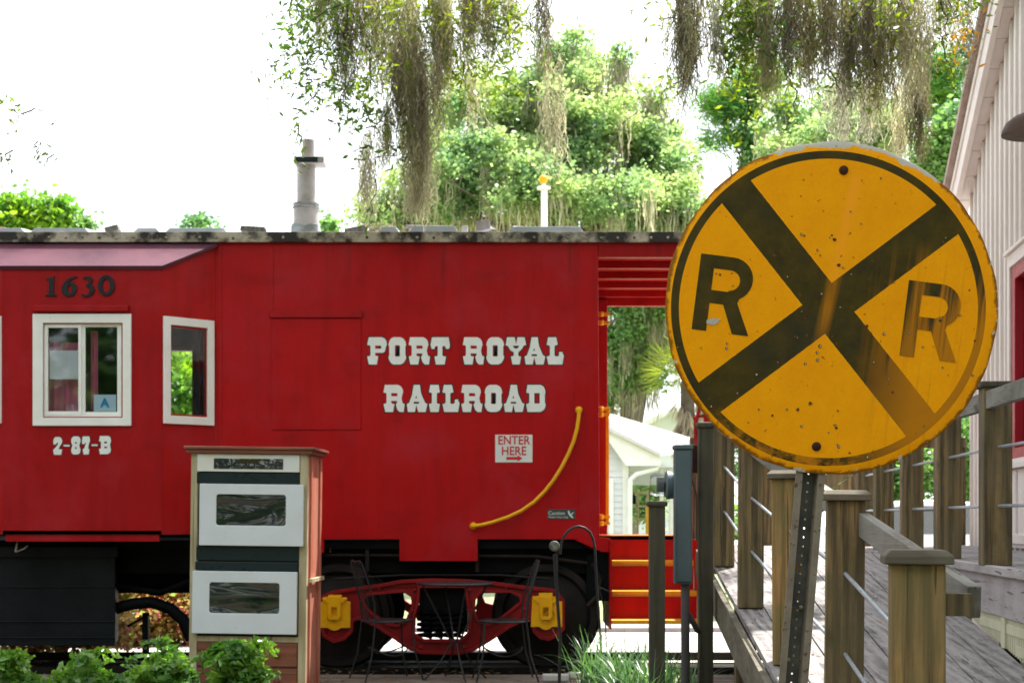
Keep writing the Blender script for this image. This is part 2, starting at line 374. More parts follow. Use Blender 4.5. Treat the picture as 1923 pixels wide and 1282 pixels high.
# shallow raised seams on the side sheet
for px, y0, y1 in ((414, 462, 1006), (510, 462, 582), (708, 462, 1010), (900, 462, 1010), (1083, 462, 1010)):
    cp(MB().box(PX(px-3, YS), PX(px+3, YS), YS-(.0016 if px in (708, 900) else .005), YS+.002, PZ(y1, YS), PZ(y0, YS)), 'weld_seam', M['red'], bevel=.0007)
# raised blanked-off window panel and ledge
cp(MB().box(PX(511, YS), PX(678, YS), YS-.010, YS+.002, PZ(807, YS), PZ(598, YS)), 'blanking_panel', M['red'], bevel=.004)
cp(MB().box(PX(507, YS), PX(681, YS), YS-.028, YS+.002, PZ(597, YS), PZ(584, YS)), 'drip_ledge', M['redbay'], bevel=.004)
# far side, ends, floor, ceiling
far = [(-9,1.05),(.70,1.05),(.70,3.54),(-9,3.54)]
fw = [[(-3.50,2.26),(-3.16,2.26),(-3.16,2.95),(-3.50,2.95)], [(-5.0,1.85),(-4.22,1.85),(-4.22,2.68),(-5.0,2.68)], [(-2.3,2.3),(-1.6,2.3),(-1.6,2.9),(-2.3,2.9)]]  # middle opening enlarged, out of view, to backlight the pink curtain
mb = MB().prism(far, fw, lambda u, v, k: Vector((u, YF-.05+.05*k, v)))
cp(mb, 'far_side_wall', M['red'])
cp(MB().prism(far, fw, lambda u, v, k: Vector((u, YF-.09+.03*k, v))), 'lining_wall', M['lining'])
for q in fw:
    x0, z0 = q[0]; x1, z1 = q[2]
    m_ = MB()
    for a, b, c, d in ((x0-.05, x1+.05, z0-.05, z0), (x0-.05, x1+.05, z1, z1+.05), (x0-.05, x0, z0, z1), (x1, x1+.05, z0, z1)):
        m_.box(a, b, YF-.12, YF-.092, c, d)
    cp(m_, 'far_window_frame', M['white'])
mb = MB().box(.64, .70, YS+.05, 14.0, 1.05, 3.54).box(.64, .70, 14.75, YF-.05, 1.05, 3.54).box(.64, .70, 14.0, 14.75, 3.1, 3.54)
cp(mb, 'end_wall', M['red2'])
cp(MB().box(-9, -8.94, YS+.05, YF-.05, 1.05, 3.54), 'rear_end_wall', M['red'])
cp(MB().box(-8.94, .64, YS+.05, YF-.09, 1.05, 1.12), 'floor', M['black'])
cp(MB().box(-8.94, .64, YS+.05, YF-.09, 3.36, 3.40), 'ceiling', M['lining'])
cp(MB().box(-2.2, -2.15, 13.1, YF-.09, 1.12, 3.36), 'partition', M['lining'])
# roof
rp = [(YS-.02, 3.56), (13.5, 3.62), (14.0, 3.68), (14.45, 3.70), (14.9, 3.68), (15.4, 3.62), (YF+.02, 3.56)]
vs = []; fs = []
for x in (-9.8, 1.62):
    for (y, z) in rp: vs.append((x, y, z+.03))
    for (y, z) in rp: vs.append((x, y, z-.01))
n = len(rp)
for i in range(n-1):
    fs += [(i, i+1, 2*n+i+1, 2*n+i), (n+i, 3*n+i, 3*n+i+1, n+i+1)]
fs += [(0, 2*n, 3*n, n), (n-1, 2*n-1, 4*n-1, 3*n-1)] + [tuple(list(range(n)) + list(range(2*n-1, n-1, -1))), tuple(list(range(2*n, 3*n)) + list(range(4*n-1, 3*n-1, -1)))]
roof = cp(MB().add(vs, fs), 'roof', M['roofm'])
ea = cp(MB().box(-9.8, 1.62, YS-.045, YS-.02, PZ(457, YS)+.003, PZ(437, YS)+.0), 'eave_strip', M['eave'], bevel=.003)
rv = MB(); px = -30
while px < 1290:
    rv.lathe([(.012, 0), (.010, -.009), (.004, -.014)], (PX(px, YS), YS-.044, PZ(448+random.uniform(-1,1), YS)), 'Y', 8); px += 31.3
cp(rv, 'rivet_row', M['eave'])
# roof sheets showing above the edge
sheets = [(-40, 50, 0), (55, 170, 0), (248, 303, 0), (308, 430, 0), (705, 752, 2), (765, 862, 3), (950, 1098, 2)]
for a, b, e in sheets:
    m_ = MB(); x0 = PX(a, YS); x1 = PX(b, YS); h = .035 + e*.006
    pr = [(x0, PZ(437, YS)-.01), (x1, PZ(437, YS)-.01), (x1-.04, PZ(437, YS)+h), (x0+.05, PZ(437, YS)+h)]
    m_.prism(pr, [], lambda u, v, k: Vector((u, YS-.02 + .5*k, v + .05*k)))
    cp(m_, 'roof_sheet', M['roofm'], bevel=.003)
# fascia over the platform, ceiling, far fascia
cp(MB().box(PX(1123.5, YS), 1.6, YS, YS+.05, PZ(483, YS), 3.57), 'platform_fascia', M['redbay'])
m_ = MB().box(.70, 1.6, YS+.05, YF+.0, 3.53, 3.56)
for y in (13.9, 14.5, 15.1, 15.7): m_.box(.70, 1.6, y, y+.05, 3.47, 3.53)
m_.box(.70, 1.6, YF-.06, YF, 3.40, 3.53)
cp(m_, 'platform_ceiling', M['red2'], bevel=.003)
# bay
xf0, xf1 = PX(5, YB), PX(303, YB); xb0, xb1 = -4.40, PX(405, YS)
zb0 = PZ(1003, YB); zt = PZ(499, YB); zr = PZ(457, YS)
front = [(5,499),(303,499),(303,1003),(5,1003)]
win = [(82,608),(228,608),(228,782),(82,782)]
cp(MB().prism(front, [win], fy(YB, .05)), 'bay_front', M['redbay'], bevel=.003)
cp(MB().box(xf0+.02, xf1-.02, YB+.012, YB+.05, PZ(1016, YB), zb0), 'bay_skirt', M['redbay'])
def angled(xa, xb, name_extra=False):
    u = Vector((xb-xa, YS-YB, 0)); L = u.length; u.normalize(); nrm = Vector((u.y, -u.x, 0))
    if nrm.y > 0: nrm = -nrm
    def pt(s_, z, o=0): return Vector((xa, YB, 0)) + u*s_ - nrm*o + Vector((0, 0, z))
    return L, pt
for xa, xb in ((xf1, xb1), (xf0, xb0)):
    L, pt = angled(xa, xb)
    z0w, z1w = PZ(796, 12.75), PZ(596, 12.75)
    o_ = [(0, zb0), (L, zb0), (L, zr), (0, zt)]
    h_ = [(.09, z0w+.08), (L-.09, z0w+.08), (L-.09, z1w-.08), (.09, z1w-.08)]
    cp(MB().prism(o_, [h_], lambda a, b, k: pt(a, b, .04*k)), 'bay_cheek', M['red2'] if xa == xf1 else M['redbay'])
    fr = cp(MB().prism([(.015, z0w), (L-.025, z0w), (L-.025, z1w), (.015, z1w)], [[(.075, z0w+.065), (L-.085, z0w+.065), (L-.085, z1w-.065), (.075, z1w-.065)]], lambda a, b, k: pt(a, b, -.022+.03*k)), 'side_window_frame', M['white'], bevel=.003)
    g_ = MB().prism([(.075, z0w+.06), (L-.085, z0w+.06), (L-.085, z1w-.06), (.075, z1w-.06)], [], lambda a, b, k: pt(a, b, .004+.005*k)).build('pane', M['glass']); g_.parent = fr
# bay roof: sloping sheet with hipped corner
m_ = MB(); e = .03
A = [(xf0-.02, YB-e, zt-.005), (xf1+.01, YB-e, zt-.005), (xb1+.02, YS-.022, zr-.004), (xb0, YS-.022, zr-.004)]
m_.add(A + [(p[0], p[1]+.02 if i < 2 else p[1], p[2]-.03) for i, p in enumerate(A)], [(0,1,2,3),(4,7,6,5),(0,4,5,1),(1,5,6,2),(2,6,7,3),(3,7,4,0)])
cp(m_, 'bay_roof', M['bayroof'], bevel=.003)
cp(MB().box(xf0-.0, xf1, YB, YS, zb0+.0, zb0+.03), 'bay_floor', M['black'])
# main bay window
def frame_px(x0, y0, x1, y1, ix0, iy0, ix1, iy1, Y, t): return MB().prism([(x0,y0),(x1,y0),(x1,y1),(x0,y1)], [[(ix0,iy0),(ix1,iy0),(ix1,iy1),(ix0,iy1)]], fy(Y, t))
wf = cp(frame_px(61, 589, 246, 799, 80, 606, 230, 784, YB-.022, .03), 'window_frame', M['white'], bevel=.003)
m_ = frame_px(84, 609, 153, 779, 90, 615, 147, 772, YB+.004, .02); o = m_.build('sash', M['white'], bevel=.002); o.parent = wf
m_ = frame_px(150, 609, 227, 781, 160, 614, 220, 773, YB+.018, .02); o = m_.build('sash', M['white'], bevel=.002); o.parent = wf
m_ = MB().prism([(80,606),(230,606),(230,784),(80,784)], [[(86,611),(225,611),(225,779),(86,779)]], fy(YB+.008, .03)); o = m_.build('track', M['white']); o.parent = wf
for a, b, y in ((90, 147, .016), (160, 220, .030)):
    o = MB().prism([(a,614),(b,614),(b,773),(a,773)], [], fy(YB+y, .004)).build('pane', M['glass']); o.parent = wf
cp(MB().box(PX(64, YB), PX(243, YB), YB-.045, YB, PZ(586, YB), PZ(574, YB)), 'window_hood', M['redbay'], bevel=.008)
# things in the window: curtain, paper, grade card
def curtain(name, x0, x1, z0, z1, y, mat, amp=.02, wv=.09):
    n = 60; vs = []
    for i in range(n+1):
        x = x0 + (x1-x0)*i/n; yy = y + amp*math.sin((x-x0)/wv*2*math.pi) + amp*.4*math.sin((x-x0)/wv*5.1)
        vs += [(x, yy, z0), (x, yy, z1)]
    return MB().add(vs, [(2*i, 2*i+2, 2*i+3, 2*i+1) for i in range(n)]).build(name, mat, smooth=True)
tag(curtain('curtain', PX(80, YB), PX(149, YB), 2.05, PZ(640, YB), YB+.12, M['curtain']), 'pink curtain hanging behind the left sliding pane', 'curtain')
tag(curtain('curtain', PX(163, YB), PX(176, YB), 2.05, PZ(618, YB), YB+.12, M['curtain'], .012, .04), 'narrow strip of pink curtain behind the right sliding pane', 'curtain')
tag(curtain('curtain', PX(366, 13.5), PX(398, 13.5), 2.0, 2.95, 13.45, M['curtain_gray'], .015, .07), 'dark grey curtain inside the slanted side window', 'curtain')
tag(MB().box(PX(91, YB), PX(146, YB), YB+.030, YB+.034, PZ(711, YB), PZ(657, YB)).build('paper_notice', M['paper']), 'blank sheet of paper taped inside the left pane', 'paper')
gc = empty('grade_card', W(197, 772, YB+.04), label='pale blue card with a letter A in the window corner', cat='card')
o = MB().box(-.088, .088, -.002, .002, 0, .132).build('card', M['card'], gc)

def textobj(body, size, mat, name, parent, loc, align='CENTER', ext=.0015, rot=(R(90), 0, 0), bold=0.0, sx=1.0):
    cu = bpy.data.curves.new('tmp', 'FONT'); cu.body = body; cu.size = size; cu.align_x = align; cu.extrude = ext; cu.offset = bold
    to = bpy.data.objects.new('tmp', cu); COL.objects.link(to); dg = bpy.context.evaluated_depsgraph_get()
    me = bpy.data.meshes.new_from_object(to.evaluated_get(dg)); bpy.data.objects.remove(to)
    me.materials.clear(); me.materials.append(mat); me.transform(Matrix.Diagonal((sx, 1, 1, 1)))
    o = bpy.data.objects.new(name, me); COL.objects.link(o); o.parent = parent; o.location = loc; o.rotation_euler = rot; me.name = name
    return o
textobj('A', .095, M['cardA'], 'letter', gc, (0, -.004, .035), bold=.004, ext=.001)

# painted lettering traced as polygons
G = {}
G['P'] = ([(120,125),(360,125),(410,150),(437,195),(447,262),(430,290),(422,335),(405,385),(375,405),(235,405),(235,460),(290,467),(265,615),(120,615),(90,468),(137,462),(150,440),(150,290),(137,272),(90,265)], [[(235,275),(340,275),(345,330),(235,330)]])
G['O'] = ([(565,125),(690,125),(745,150),(780,200),(795,268),(780,290),(780,450),(797,470),(785,530),(745,590),(690,615),(570,615),(520,590),(485,530),(475,470),(490,450),(490,290),(475,265),(490,200),(520,150)], [[(592,277),(605,268),(665,268),(680,280),(680,460),(668,470),(605,470),(592,460)]])
G['R'] = ([(865,125),(1100,125),(1150,150),(1185,200),(1195,265),(1182,290),(1165,370),(1180,440),(1198,463),(1225,470),(1205,615),(1130,615),(1088,572),(1066,500),(1065,468),(1085,450),(1085,415),(980,415),(980,450),(995,466),(1038,470),(1015,615),(870,615),(840,470),(882,462),(895,440),(895,290),(882,270),(840,265)], [[(980,275),(1080,275),(1092,290),(1092,330),(980,330)]])
G['T'] = ([(1262,125),(1560,125),(1585,270),(1570,335),(1510,335),(1505,300),(1480,280),(1450,290),(1450,450),(1465,465),(1515,470),(1490,615),(1330,615),(1308,470),(1355,462),(1365,445),(1365,290),(1340,280),(1315,300),(1310,335),(1255,335),(1235,265)], [])
G['Y'] = ([(845,120),(975,120),(1000,240),(1022,120),(1145,120),(1170,255),(1130,262),(1100,320),(1040,375),(1035,420),(1050,445),(1085,448),(1060,585),(935,585),(910,448),(945,440),(962,420),(955,375),(900,340),(860,270),(820,255)], [[(945,265),(1050,265),(1035,300),(1000,315),(960,300)]])
G['A'] = ([(1265,120),(1370,120),(1390,255),(1400,290),(1460,425),(1500,448),(1470,585),(1340,585),(1310,460),(1285,585),(1165,585),(1145,448),(1185,430),(1240,280),(1240,255)], [[(1308,305),(1324,350),(1292,350)], [(1266,410),(1357,410),(1357,442),(1266,442)]])
G['L'] = ([(1550,120),(1690,120),(1715,250),(1680,255),(1660,275),(1660,430),(1680,445),(1715,445),(1735,430),(1738,370),(1795,370),(1800,405),(1820,430),(1795,585),(1555,585),(1525,448),(1565,440),(1580,420),(1580,275),(1565,258),(1525,252)], [])
G['I'] = ([(1110,140),(1285,140),(1310,300),(1265,308),(1248,325),(1248,515),(1265,535),(1312,540),(1285,710),(1110,710),(1080,540),(1130,530),(1142,515),(1142,325),(1130,305),(1080,300)], [])
G['D'] = ([(1395,130),(1660,130),(1715,165),(1745,220),(1755,290),(1742,308),(1742,495),(1760,515),(1745,590),(1710,640),(1650,670),(1395,670),(1368,512),(1415,500),(1430,480),(1430,310),(1415,292),(1370,288)], [[(1532,295),(1638,295),(1638,500),(1532,500)]])
GS = {'P': 9.615, 'O': 9.615, 'R': 9.615, 'T': 9.615, 'Y': 9.157, 'A': 9.157, 'L': 9.157, 'I': 11.31, 'D': 10.683}
def area(q): return sum(q[i][0]*q[(i+1) % len(q)][1] - q[(i+1) % len(q)][0]*q[i][1] for i in range(len(q)))/2
def offset(q, d):                                  # d>0 grows the outline
    n = len(q); sg = 1 if area(q) > 0 else -1; out = []
    for i in range(n):
        a = Vector(q[i-1]); b = Vector(q[i]); c = Vector(q[(i+1) % n])
        e1 = (b-a).normalized(); e2 = (c-b).normalized()
        n1 = Vector((e1.y, -e1.x))*sg; n2 = Vector((e2.y, -e2.x))*sg
        m = n1+n2
        if m.length < .1: m = n1
        m.normalize(); k = d/max(.55, m.dot(n1)); out.append(tuple(b+m*k))
    return out
def glyph(ch, x0, y0, y1, name, Y, off=2.0, sxy=None, fill=M['lettering'], depth=.003, gd=None, parent=None):
    outer, holes = gd or G[ch]
    mx = min(p[0] for p in outer); my = min(p[1] for p in outer); My = max(p[1] for p in outer)
    sc = (y1-y0)/(My-my); sx = sxy or sc
    f = lambda q: [(x0+(p[0]-mx)*sx, y0+(p[1]-my)*sc) for p in q]
    o_, h_ = f(outer), [f(h) for h in holes]
    st = random.random()*.0008
    base = cp(MB().prism(o_, h_, fy(Y-.003-st, .002)), name, fill)
    if off:
        hh = []
        for h in h_:
            q = offset(h, -off)
            if area(q)*area(h) > 0 and (max(p[0] for p in h)-min(p[0] for p in h)) > 2*off+2 and (max(p[1] for p in h)-min(p[1] for p in h)) > 2*off+2: hh.append(q)
        ol = MB().prism(offset(o_, off), hh, fy(Y-.0012-st*.5, .001)).build('outline', M['outl']); ol.parent = base
    return base
for ch, x in zip('PORT', (689.4, 729.4, 767.4, 808.4)): glyph(ch, x, 633, 684.2, 'letter', YS)
for ch, x in zip('ROYAL', (869.2, 913.2, 949.5, 985, 1026.5)): glyph(ch, x, 633, 684.2, 'letter', YS)
for ch, x in zip('RAILROAD', (720.2, 763.8, 805.4, 830.8, 866.2, 910, 946, 988)): glyph(ch, x, 722.3, 773.2, 'letter', YS)
D = {'2': ([(260,205),(370,205),(415,240),(440,310),(425,370),(380,440),(340,520),(435,525),(410,665),(225,665),(200,545),(260,480),(310,420),(330,370),(310,350),(290,360),(275,400),(215,400),(205,320),(220,250)], []),
     '-': ([(470,410),(630,410),(630,450),(470,450)], []),
     '8': ([(730,190),(850,190),(900,240),(910,320),(880,415),(880,440),(910,540),(895,620),(840,660),(730,660),(680,620),(665,540),(695,440),(695,410),(665,320),(680,240)], [[(765,340),(810,340),(810,380),(765,380)], [(765,470),(810,470),(810,512),(765,512)]]),
     '7': ([(965,190),(1135,190),(1155,300),(1120,400),(1105,510),(1140,525),(1120,655),(985,655),(965,525),(1005,500),(1030,420),(1050,360),(1030,345),(1010,390),(950,390),(945,300)], []),
     'B': ([(1410,180),(1630,180),(1680,220),(1700,300),(1670,400),(1675,440),(1695,530),(1680,600),(1620,650),(1410,650),(1385,515),(1435,500),(1435,330),(1385,310)], [[(1520,325),(1595,325),(1595,370),(1520,370)], [(1520,455),(1595,455),(1595,495),(1520,495)]])}
k = 13.736
for ch, x, a, b in (('2', 99.6, 820, 853.5), ('-', 119.2, 834.8, 837.8), ('8', 133.4, 818.8, 853), ('7', 153.8, 818.8, 852.7), ('-', 171.6, 833.8, 837), ('B', 185.8, 818.1, 852.3)):
    glyph(ch, x, a, b, 'numeral', YB, 1.3, 1/k, gd=D[ch])
def ell(cx, cy, rx, ry, n=22): return [(cx+rx*math.cos(2*math.pi*i/n), cy+ry*math.sin(2*math.pi*i/n)) for i in range(n)]
N = [([(180,265),(330,215),(355,215),(350,560),(365,590),(410,610),(410,630),(170,630),(170,610),(225,590),(240,560),(245,290),(200,290)], []),
     ([(835,212),(800,210),(740,222),(640,265),(560,345),(518,440),(515,530),(550,605),(640,642),(740,628),(810,570),(838,480),(825,400),(780,350),(720,335),(660,345),(705,290),(780,255),(830,240)], [ell(688, 480, 48, 82)]),
     ([(950,240),(1040,210),(1130,215),(1175,265),(1170,335),(1130,378),(1190,420),(1215,500),(1190,580),(1120,635),(1030,650),(950,640),(922,605),(935,580),(1010,600),(1080,590),(1110,540),(1105,460),(1070,430),(1020,420),(1030,395),(1080,350),(1085,290),(1050,260),(980,265)], []),
     (ell(1462, 405, 178, 222), [ell(1462, 410, 82, 145)])]
for g in N:
    f = lambda q: [(70+p[0]/11.31, 500+p[1]/11.31) for p in q]
    cp(MB().prism(f(g[0]), [f(h) for h in g[1]], fy(YB-.014, .012)), 'numeral', M['num'], bevel=.002)
# ENTER HERE and caution plates
p = cp(MB().box(PX(930, YS), PX(1000, YS), YS-.006, YS+.001, PZ(868, YS), PZ(816, YS)), 'enter_sign', M['signwhite'], bevel=.004)
for txt, py, sz in (('ENTER', 834, .100), ('HERE', 854, .100)):
    textobj(txt, sz, M['signred'], 'lettering', p, (PX(965, YS), YS-.008, PZ(py, YS)), ext=.001, bold=.0012, sx=.88)
ar = [(951,857.5),(972,857.5),(972,854.5),(981,860),(972,865.5),(972,862.5),(951,862.5)]
o = MB().prism(ar, [], fy(YS-.009, .002)).build('arrow', M['signred']); o.parent = p
p = cp(MB().box(PX(1028, YS), PX(1080, YS), YS-.005, YS+.001, PZ(974, YS), PZ(956, YS)), 'caution_sign', M['caution'], bevel=.001)
textobj('Caution', .042, M['signwhite'], 'lettering', p, (PX(1029.5, YS), YS-.007, PZ(966, YS)), align='LEFT', ext=.0008)
textobj('Watch Your Step', .023, M['signwhite'], 'lettering', p, (PX(1029.5, YS), YS-.007, PZ(972, YS)), align='LEFT', ext=.0008)
m_ = MB().prism([(1066,959),(1069,958),(1070,963),(1075,969),(1077,972),(1074,972),(1068,966)], [], fy(YS-.007, .001)).prism([(1071,965),(1077,961),(1078,962),(1072,967)], [], fy(YS-.0078, .001))
o = m_.build('pictogram', M['signwhite']); o.parent = p
# curved yellow grab rail
gp = [(1087,772),(1086,785),(1083,805),(1077,828),(1067,852),(1055,876),(1040,900),(1023,922),(1003,942),(980,958),(955,970),(925,980),(905,985),(890,987)]
gpts = [W(a, b, YS) + Vector((0, -.055, 0)) for a, b in gp]
m_ = MB().tube([W(1087, 769, YS)+Vector((0, 0, .0))] + gpts + [W(888, 987, YS)], .0155, 10)
gr = cp(m_, 'grab_rail', M['yellow'], smooth=True)
for a, b in ((1087, 770), (889, 987)):
    o = MB().lathe([(.03, 0), (.03, -.03), (.022, -.05), (.008, -.066)], W(a, b, YS), 'Y', 14).build('rail_foot', M['yellow'], smooth=True); o.parent = gr
# stove pipe
pc = W(575, 437, 13.4); s_ = 13.4/F
m_ = MB().lathe([(.115, -.12), (.115, .06), (.105, .10), (.107, .225)], (pc.x, pc.y, pc.z+.005), 'Z', 20)
ch = cp(m_, 'chimney', M['pipe'], smooth=True)
o = MB().box(pc.x-.115, pc.x+.115, pc.y-.115, pc.y+.115, pc.z-.1, pc.z+.06).build('flashing', M['flash'], bevel=.02); o.parent = ch
for z, r_, h in ((.225, .112, .018), (.20, .116, .012)):
    o = MB().lathe([(.08, 0), (r_, .004), (r_, h), (.08, h)], (pc.x+.0, pc.y, pc.z+z), 'Z', 20).build('clamp_band', M['flash'], smooth=True); o.parent = ch
o = MB().lathe([(.078, .2), (.078, .56)], pc, 'Z', 20).build('flue', M['pipe'], smooth=True); o.parent = ch
o = MB().box(pc.x-.09, pc.x+.16, pc.y-.115, pc.y+.1, pc.z+.56, pc.z+.615).build('collar', M['pipe'], bevel=.004); o.parent = ch
o = MB().box(pc.x-.075, pc.x+.11, pc.y-.122, pc.y-.10, pc.z+.567, pc.z+.61).build('collar_band', M['ovenb'], bevel=.003); o.parent = ch
o = MB().lathe([(.052, .56), (.052, .775)], (pc.x+.018, pc.y, pc.z), 'Z', 18).build('flue_tip', M['pipe'], smooth=True); o.parent = ch
# underframe
m_ = MB().box(-9, .82, 13.16, 15.7, .84, 1.06).box(-9, .82, 13.6, 15.2, .66, .84)
m_.box(PX(1100, 13.2), PX(1148, 13.2), 13.1, 13.3, .62, 1.0)
cp(m_, 'underframe', M['black'], bevel=.01)
m_ = MB().box(-5.2, PX(216, 12.98)-.1, 13.04, 13.5, PZ(1212, 12.98), PZ(1026, 12.98)).box(-5.2, PX(216, 12.98), 12.98, 13.035, PZ(1212, 12.98), PZ(1026, 12.98)).box(-5.2, PX(221, 12.94), 12.95, 12.98, PZ(1046, 12.95), PZ(1026, 12.95))
for zz in (1100, 1165, 1195): m_.box(-5.2, PX(216, 12.98), 12.97, 12.98, PZ(zz+3, 12.98), PZ(zz, 12.98))
cp(m_, 'battery_box', M['blackpeb'], bevel=.01)
m_ = MB().tube([W(216, 1100, 13.2), W(300, 1112, 13.2), W(360, 1090, 13.2)], .03, 8).tube([W(216, 1142, 13.1), W(250, 1133, 13.1), W(285, 1130, 13.1), W(320, 1142, 13.1), W(345, 1165, 13.1), W(360, 1200, 13.1)], .05, 10)
m_.tube([W(240, 1175, 13.2), W(258, 1165, 13.2), W(280, 1152, 13.2)], .012, 6).box(PX(267, 13.2), PX(278, 13.2), 13.2, 13.25, 0, PZ(1150, 13.2))
m_.box(PX(216, 13.5), PX(355, 13.5), 13.5, 13.6, .72, .95)
cp(m_, 'brake_rigging', M['black'], smooth=True)
m_ = MB().tube([W(34, 1008, 12.75), W(32, 1020, 12.72), W(29, 1036, 12.7)], .008, 6).tube([W(30, 1036, 12.7), W(45, 1030, 12.7), W(52, 1024, 12.72)], .006, 6)
cp(m_, 'hook', M['steelflange'])
cp(MB().tube([W(619, 1014, 13.1), W(621, 1025, 13.08), W(620, 1036, 13.1)], .007, 6), 'hook', M['steelflange'])
# brake pipes, hangers and an air hose under the floor
m_ = MB().tube([(-2.3, 13.1, 1.0), (.2, 13.1, .985), (.62, 13.1, .93)], .014, 6).tube([(-1.45, 13.1, .80), (-.9, 13.1, .83), (-.1, 13.1, .83), (.3, 13.1, .80)], .012, 6)
m_.tube([(.66, 13.1, .93), (.73, 13.1, .80), (.70, 13.1, .66), (.62, 13.1, .58)], .02, 8)
for x in (-1.9, -1.2, -.3, .35): m_.box(x, x+.03, 13.07, 13.16, .86, 1.06)
cp(m_, 'brake_pipes', M['wheel'], smooth=True)
# trucks
YT = 12.93; cs = 3.496
def tp(q): return [(590+a/cs, 1060+b/cs) for a, b in q]
To = [(40,230),(60,195),(110,172),(250,150),(420,128),(560,100),(760,90),(1000,95),(1170,110),(1400,140),(1560,155),(1610,185),(1645,235),(1645,420),(1600,470),(1540,497),(1480,485),(1435,440),(1415,350),(1290,412),(1150,505),(1040,570),(950,588),(700,583),(620,555),(500,470),(400,405),(300,360),(262,370),(255,440),(200,495),(130,512),(60,470),(40,410)]
Th = [[(330,225),(360,200),(590,180),(635,210),(640,270),(600,360),(540,392),(480,378),(390,318),(345,270)],
      [(695,150),(985,150),(1000,240),(1020,330),(1010,440),(960,490),(720,490),(660,450),(665,330),(690,240)],
      [(1060,230),(1100,180),(1290,183),(1345,210),(1350,240),(1215,350),(1140,385),(1085,370),(1055,300)]]
def truck(dx, both=True):
    k = Vector((dx, 0, 0)); fr = None
    for side_, yy in ((0, YT), (1, 15.75)):
        m = MB().prism(tp(To), [tp(h) for h in Th], lambda u, v, q: Vector((PX(u, YT)+dx, yy + .09*q, PZ(v, YT))))
        # flanged rims round the openings and edge
        f_ = cp(m, 'truck_frame', M['truckred'], bevel=.008)
        if side_ == 0: fr = f_
        yy2 = yy-.028 if side_ == 0 else yy+.09
        fl_ = MB().prism(tp(To), [tp(offset(To, -22))], lambda u, v, q: Vector((PX(u, YT)+dx, yy2+.028*q, PZ(v, YT))))
        for h in Th: fl_.prism(tp(offset(h, 18)), [tp(h)], lambda u, v, q: Vector((PX(u, YT)+dx, yy2+.004+.024*q, PZ(v, YT))))
        for (bx, by) in ((660, 165), (1020, 165), (650, 300), (1030, 300), (310, 300), (1380, 290), (700, 540), (985, 540), (850, 112), (430, 158), (1260, 155)):
            p_ = tp([(bx, by)])[0]; fl_.lathe([(.014, 0), (.014, -.02), (.006, -.024)], (PX(p_[0], YT)+dx, yy, PZ(p_[1], YT)), 'Y', 8)
        fo = fl_.build('frame_flange', M['truckred'], f_, bevel=.003)
        for cx_, pts in ((0, [(37,240),(60,238),(60,225),(54,215),(75,208),(95,212),(95,195),(183,195),(183,214),(205,212),(222,218),(215,238),(240,240),(240,412),(178,412),(160,425),(135,431),(110,425),(92,412),(37,412)]),
                         (1, [(1432,205),(1475,203),(1475,182),(1565,182),(1565,205),(1590,205),(1592,235),(1628,238),(1628,405),(1560,405),(1545,420),(1520,426),(1495,420),(1480,405),(1422,405)])):
            b = MB().prism(tp(pts), [], lambda u, v, q: Vector((PX(u, YT)+dx, (yy-.03 if side_ == 0 else yy+.09)+.03*q, PZ(v, YT)))).build('journal_cover', M['yellow'], f_, bevel=.004)
            if side_ == 0:
                c0 = 93 if cx_ == 0 else 1478
                d_ = MB().prism(tp([(c0,205),(c0+85,205),(c0+85,340),(c0+70,358),(c0+12,358),(c0,340)]), [tp([(c0+25,278),(c0+60,278),(c0+60,335),(c0+25,335)])], lambda u, v, q: Vector((PX(u, YT)+dx, yy-.055+.026*q, PZ(v, YT)))).build('journal_lid', M['yellow'], f_, bevel=.005)
                d_ = MB().prism(tp([(c0-38,222),(c0-10,250),(c0+20,258),(c0+65,258),(c0+100,248),(c0+125,222),(c0+110,215),(c0+85,240),(c0+5,240),(c0-22,215)]), [], lambda u, v, q: Vector((PX(u, YT)+dx, yy-.05+.02*q, PZ(v, YT)))).build('hinge_bar', M['yellow'], f_, bevel=.003)
    m = MB()
    for yy in (13.0, 15.7):
        for i, xx in enumerate((720, 790, 860, 930)):
            x = PX(590+xx/cs, 13.0)+dx; z0 = PZ(1060+480/cs, 13); z1 = PZ(1060+300/cs, 13)
            pts = [(x+.055*math.cos(a*.9), yy+.05+.055*math.sin(a*.9), z0+(z1-z0)*a/36) for a in range(37)]
            m.tube(pts, .014, 6)
        m.box(PX(590+690/cs, 13)+dx, PX(590+1000/cs, 13)+dx, yy+.0, yy+.14, PZ(1060+300/cs, 13), PZ(1060+160/cs, 13))
    m.box(PX(590+690/cs, 13)+dx, PX(590+1000/cs, 13)+dx, 13.2, 15.7, .36, .78)
    cp(m, 'bolster_springs', M['black'])
    for xh in (PX(630, YT), PX(1027, YT)):
        for yy, sg in ((13.16, 1), (14.72, -1)):
            z = .50
            prof = [(.02, -.06), (.09, -.06), (.10, -.01), (.15, .02), (.34, .045), (.365, -.01), (.42, -.01), (.425, .09), (.45, .10), (.45, .125), (.36, .125), (.34, .09), (.12, .07), (.09, .1), (.02, .1)]
            cp(MB().lathe([(r, h*sg) for r, h in prof], (xh+dx, yy, z), 'Y', 48), 'wheel', M['wheel'], smooth=True)
        cp(MB().lathe([(.07, -.2), (.07, 1.8)], (xh+dx, 13.1, .5), 'Y', 16), 'axle', M['black'])
truck(0); truck(-6.6)
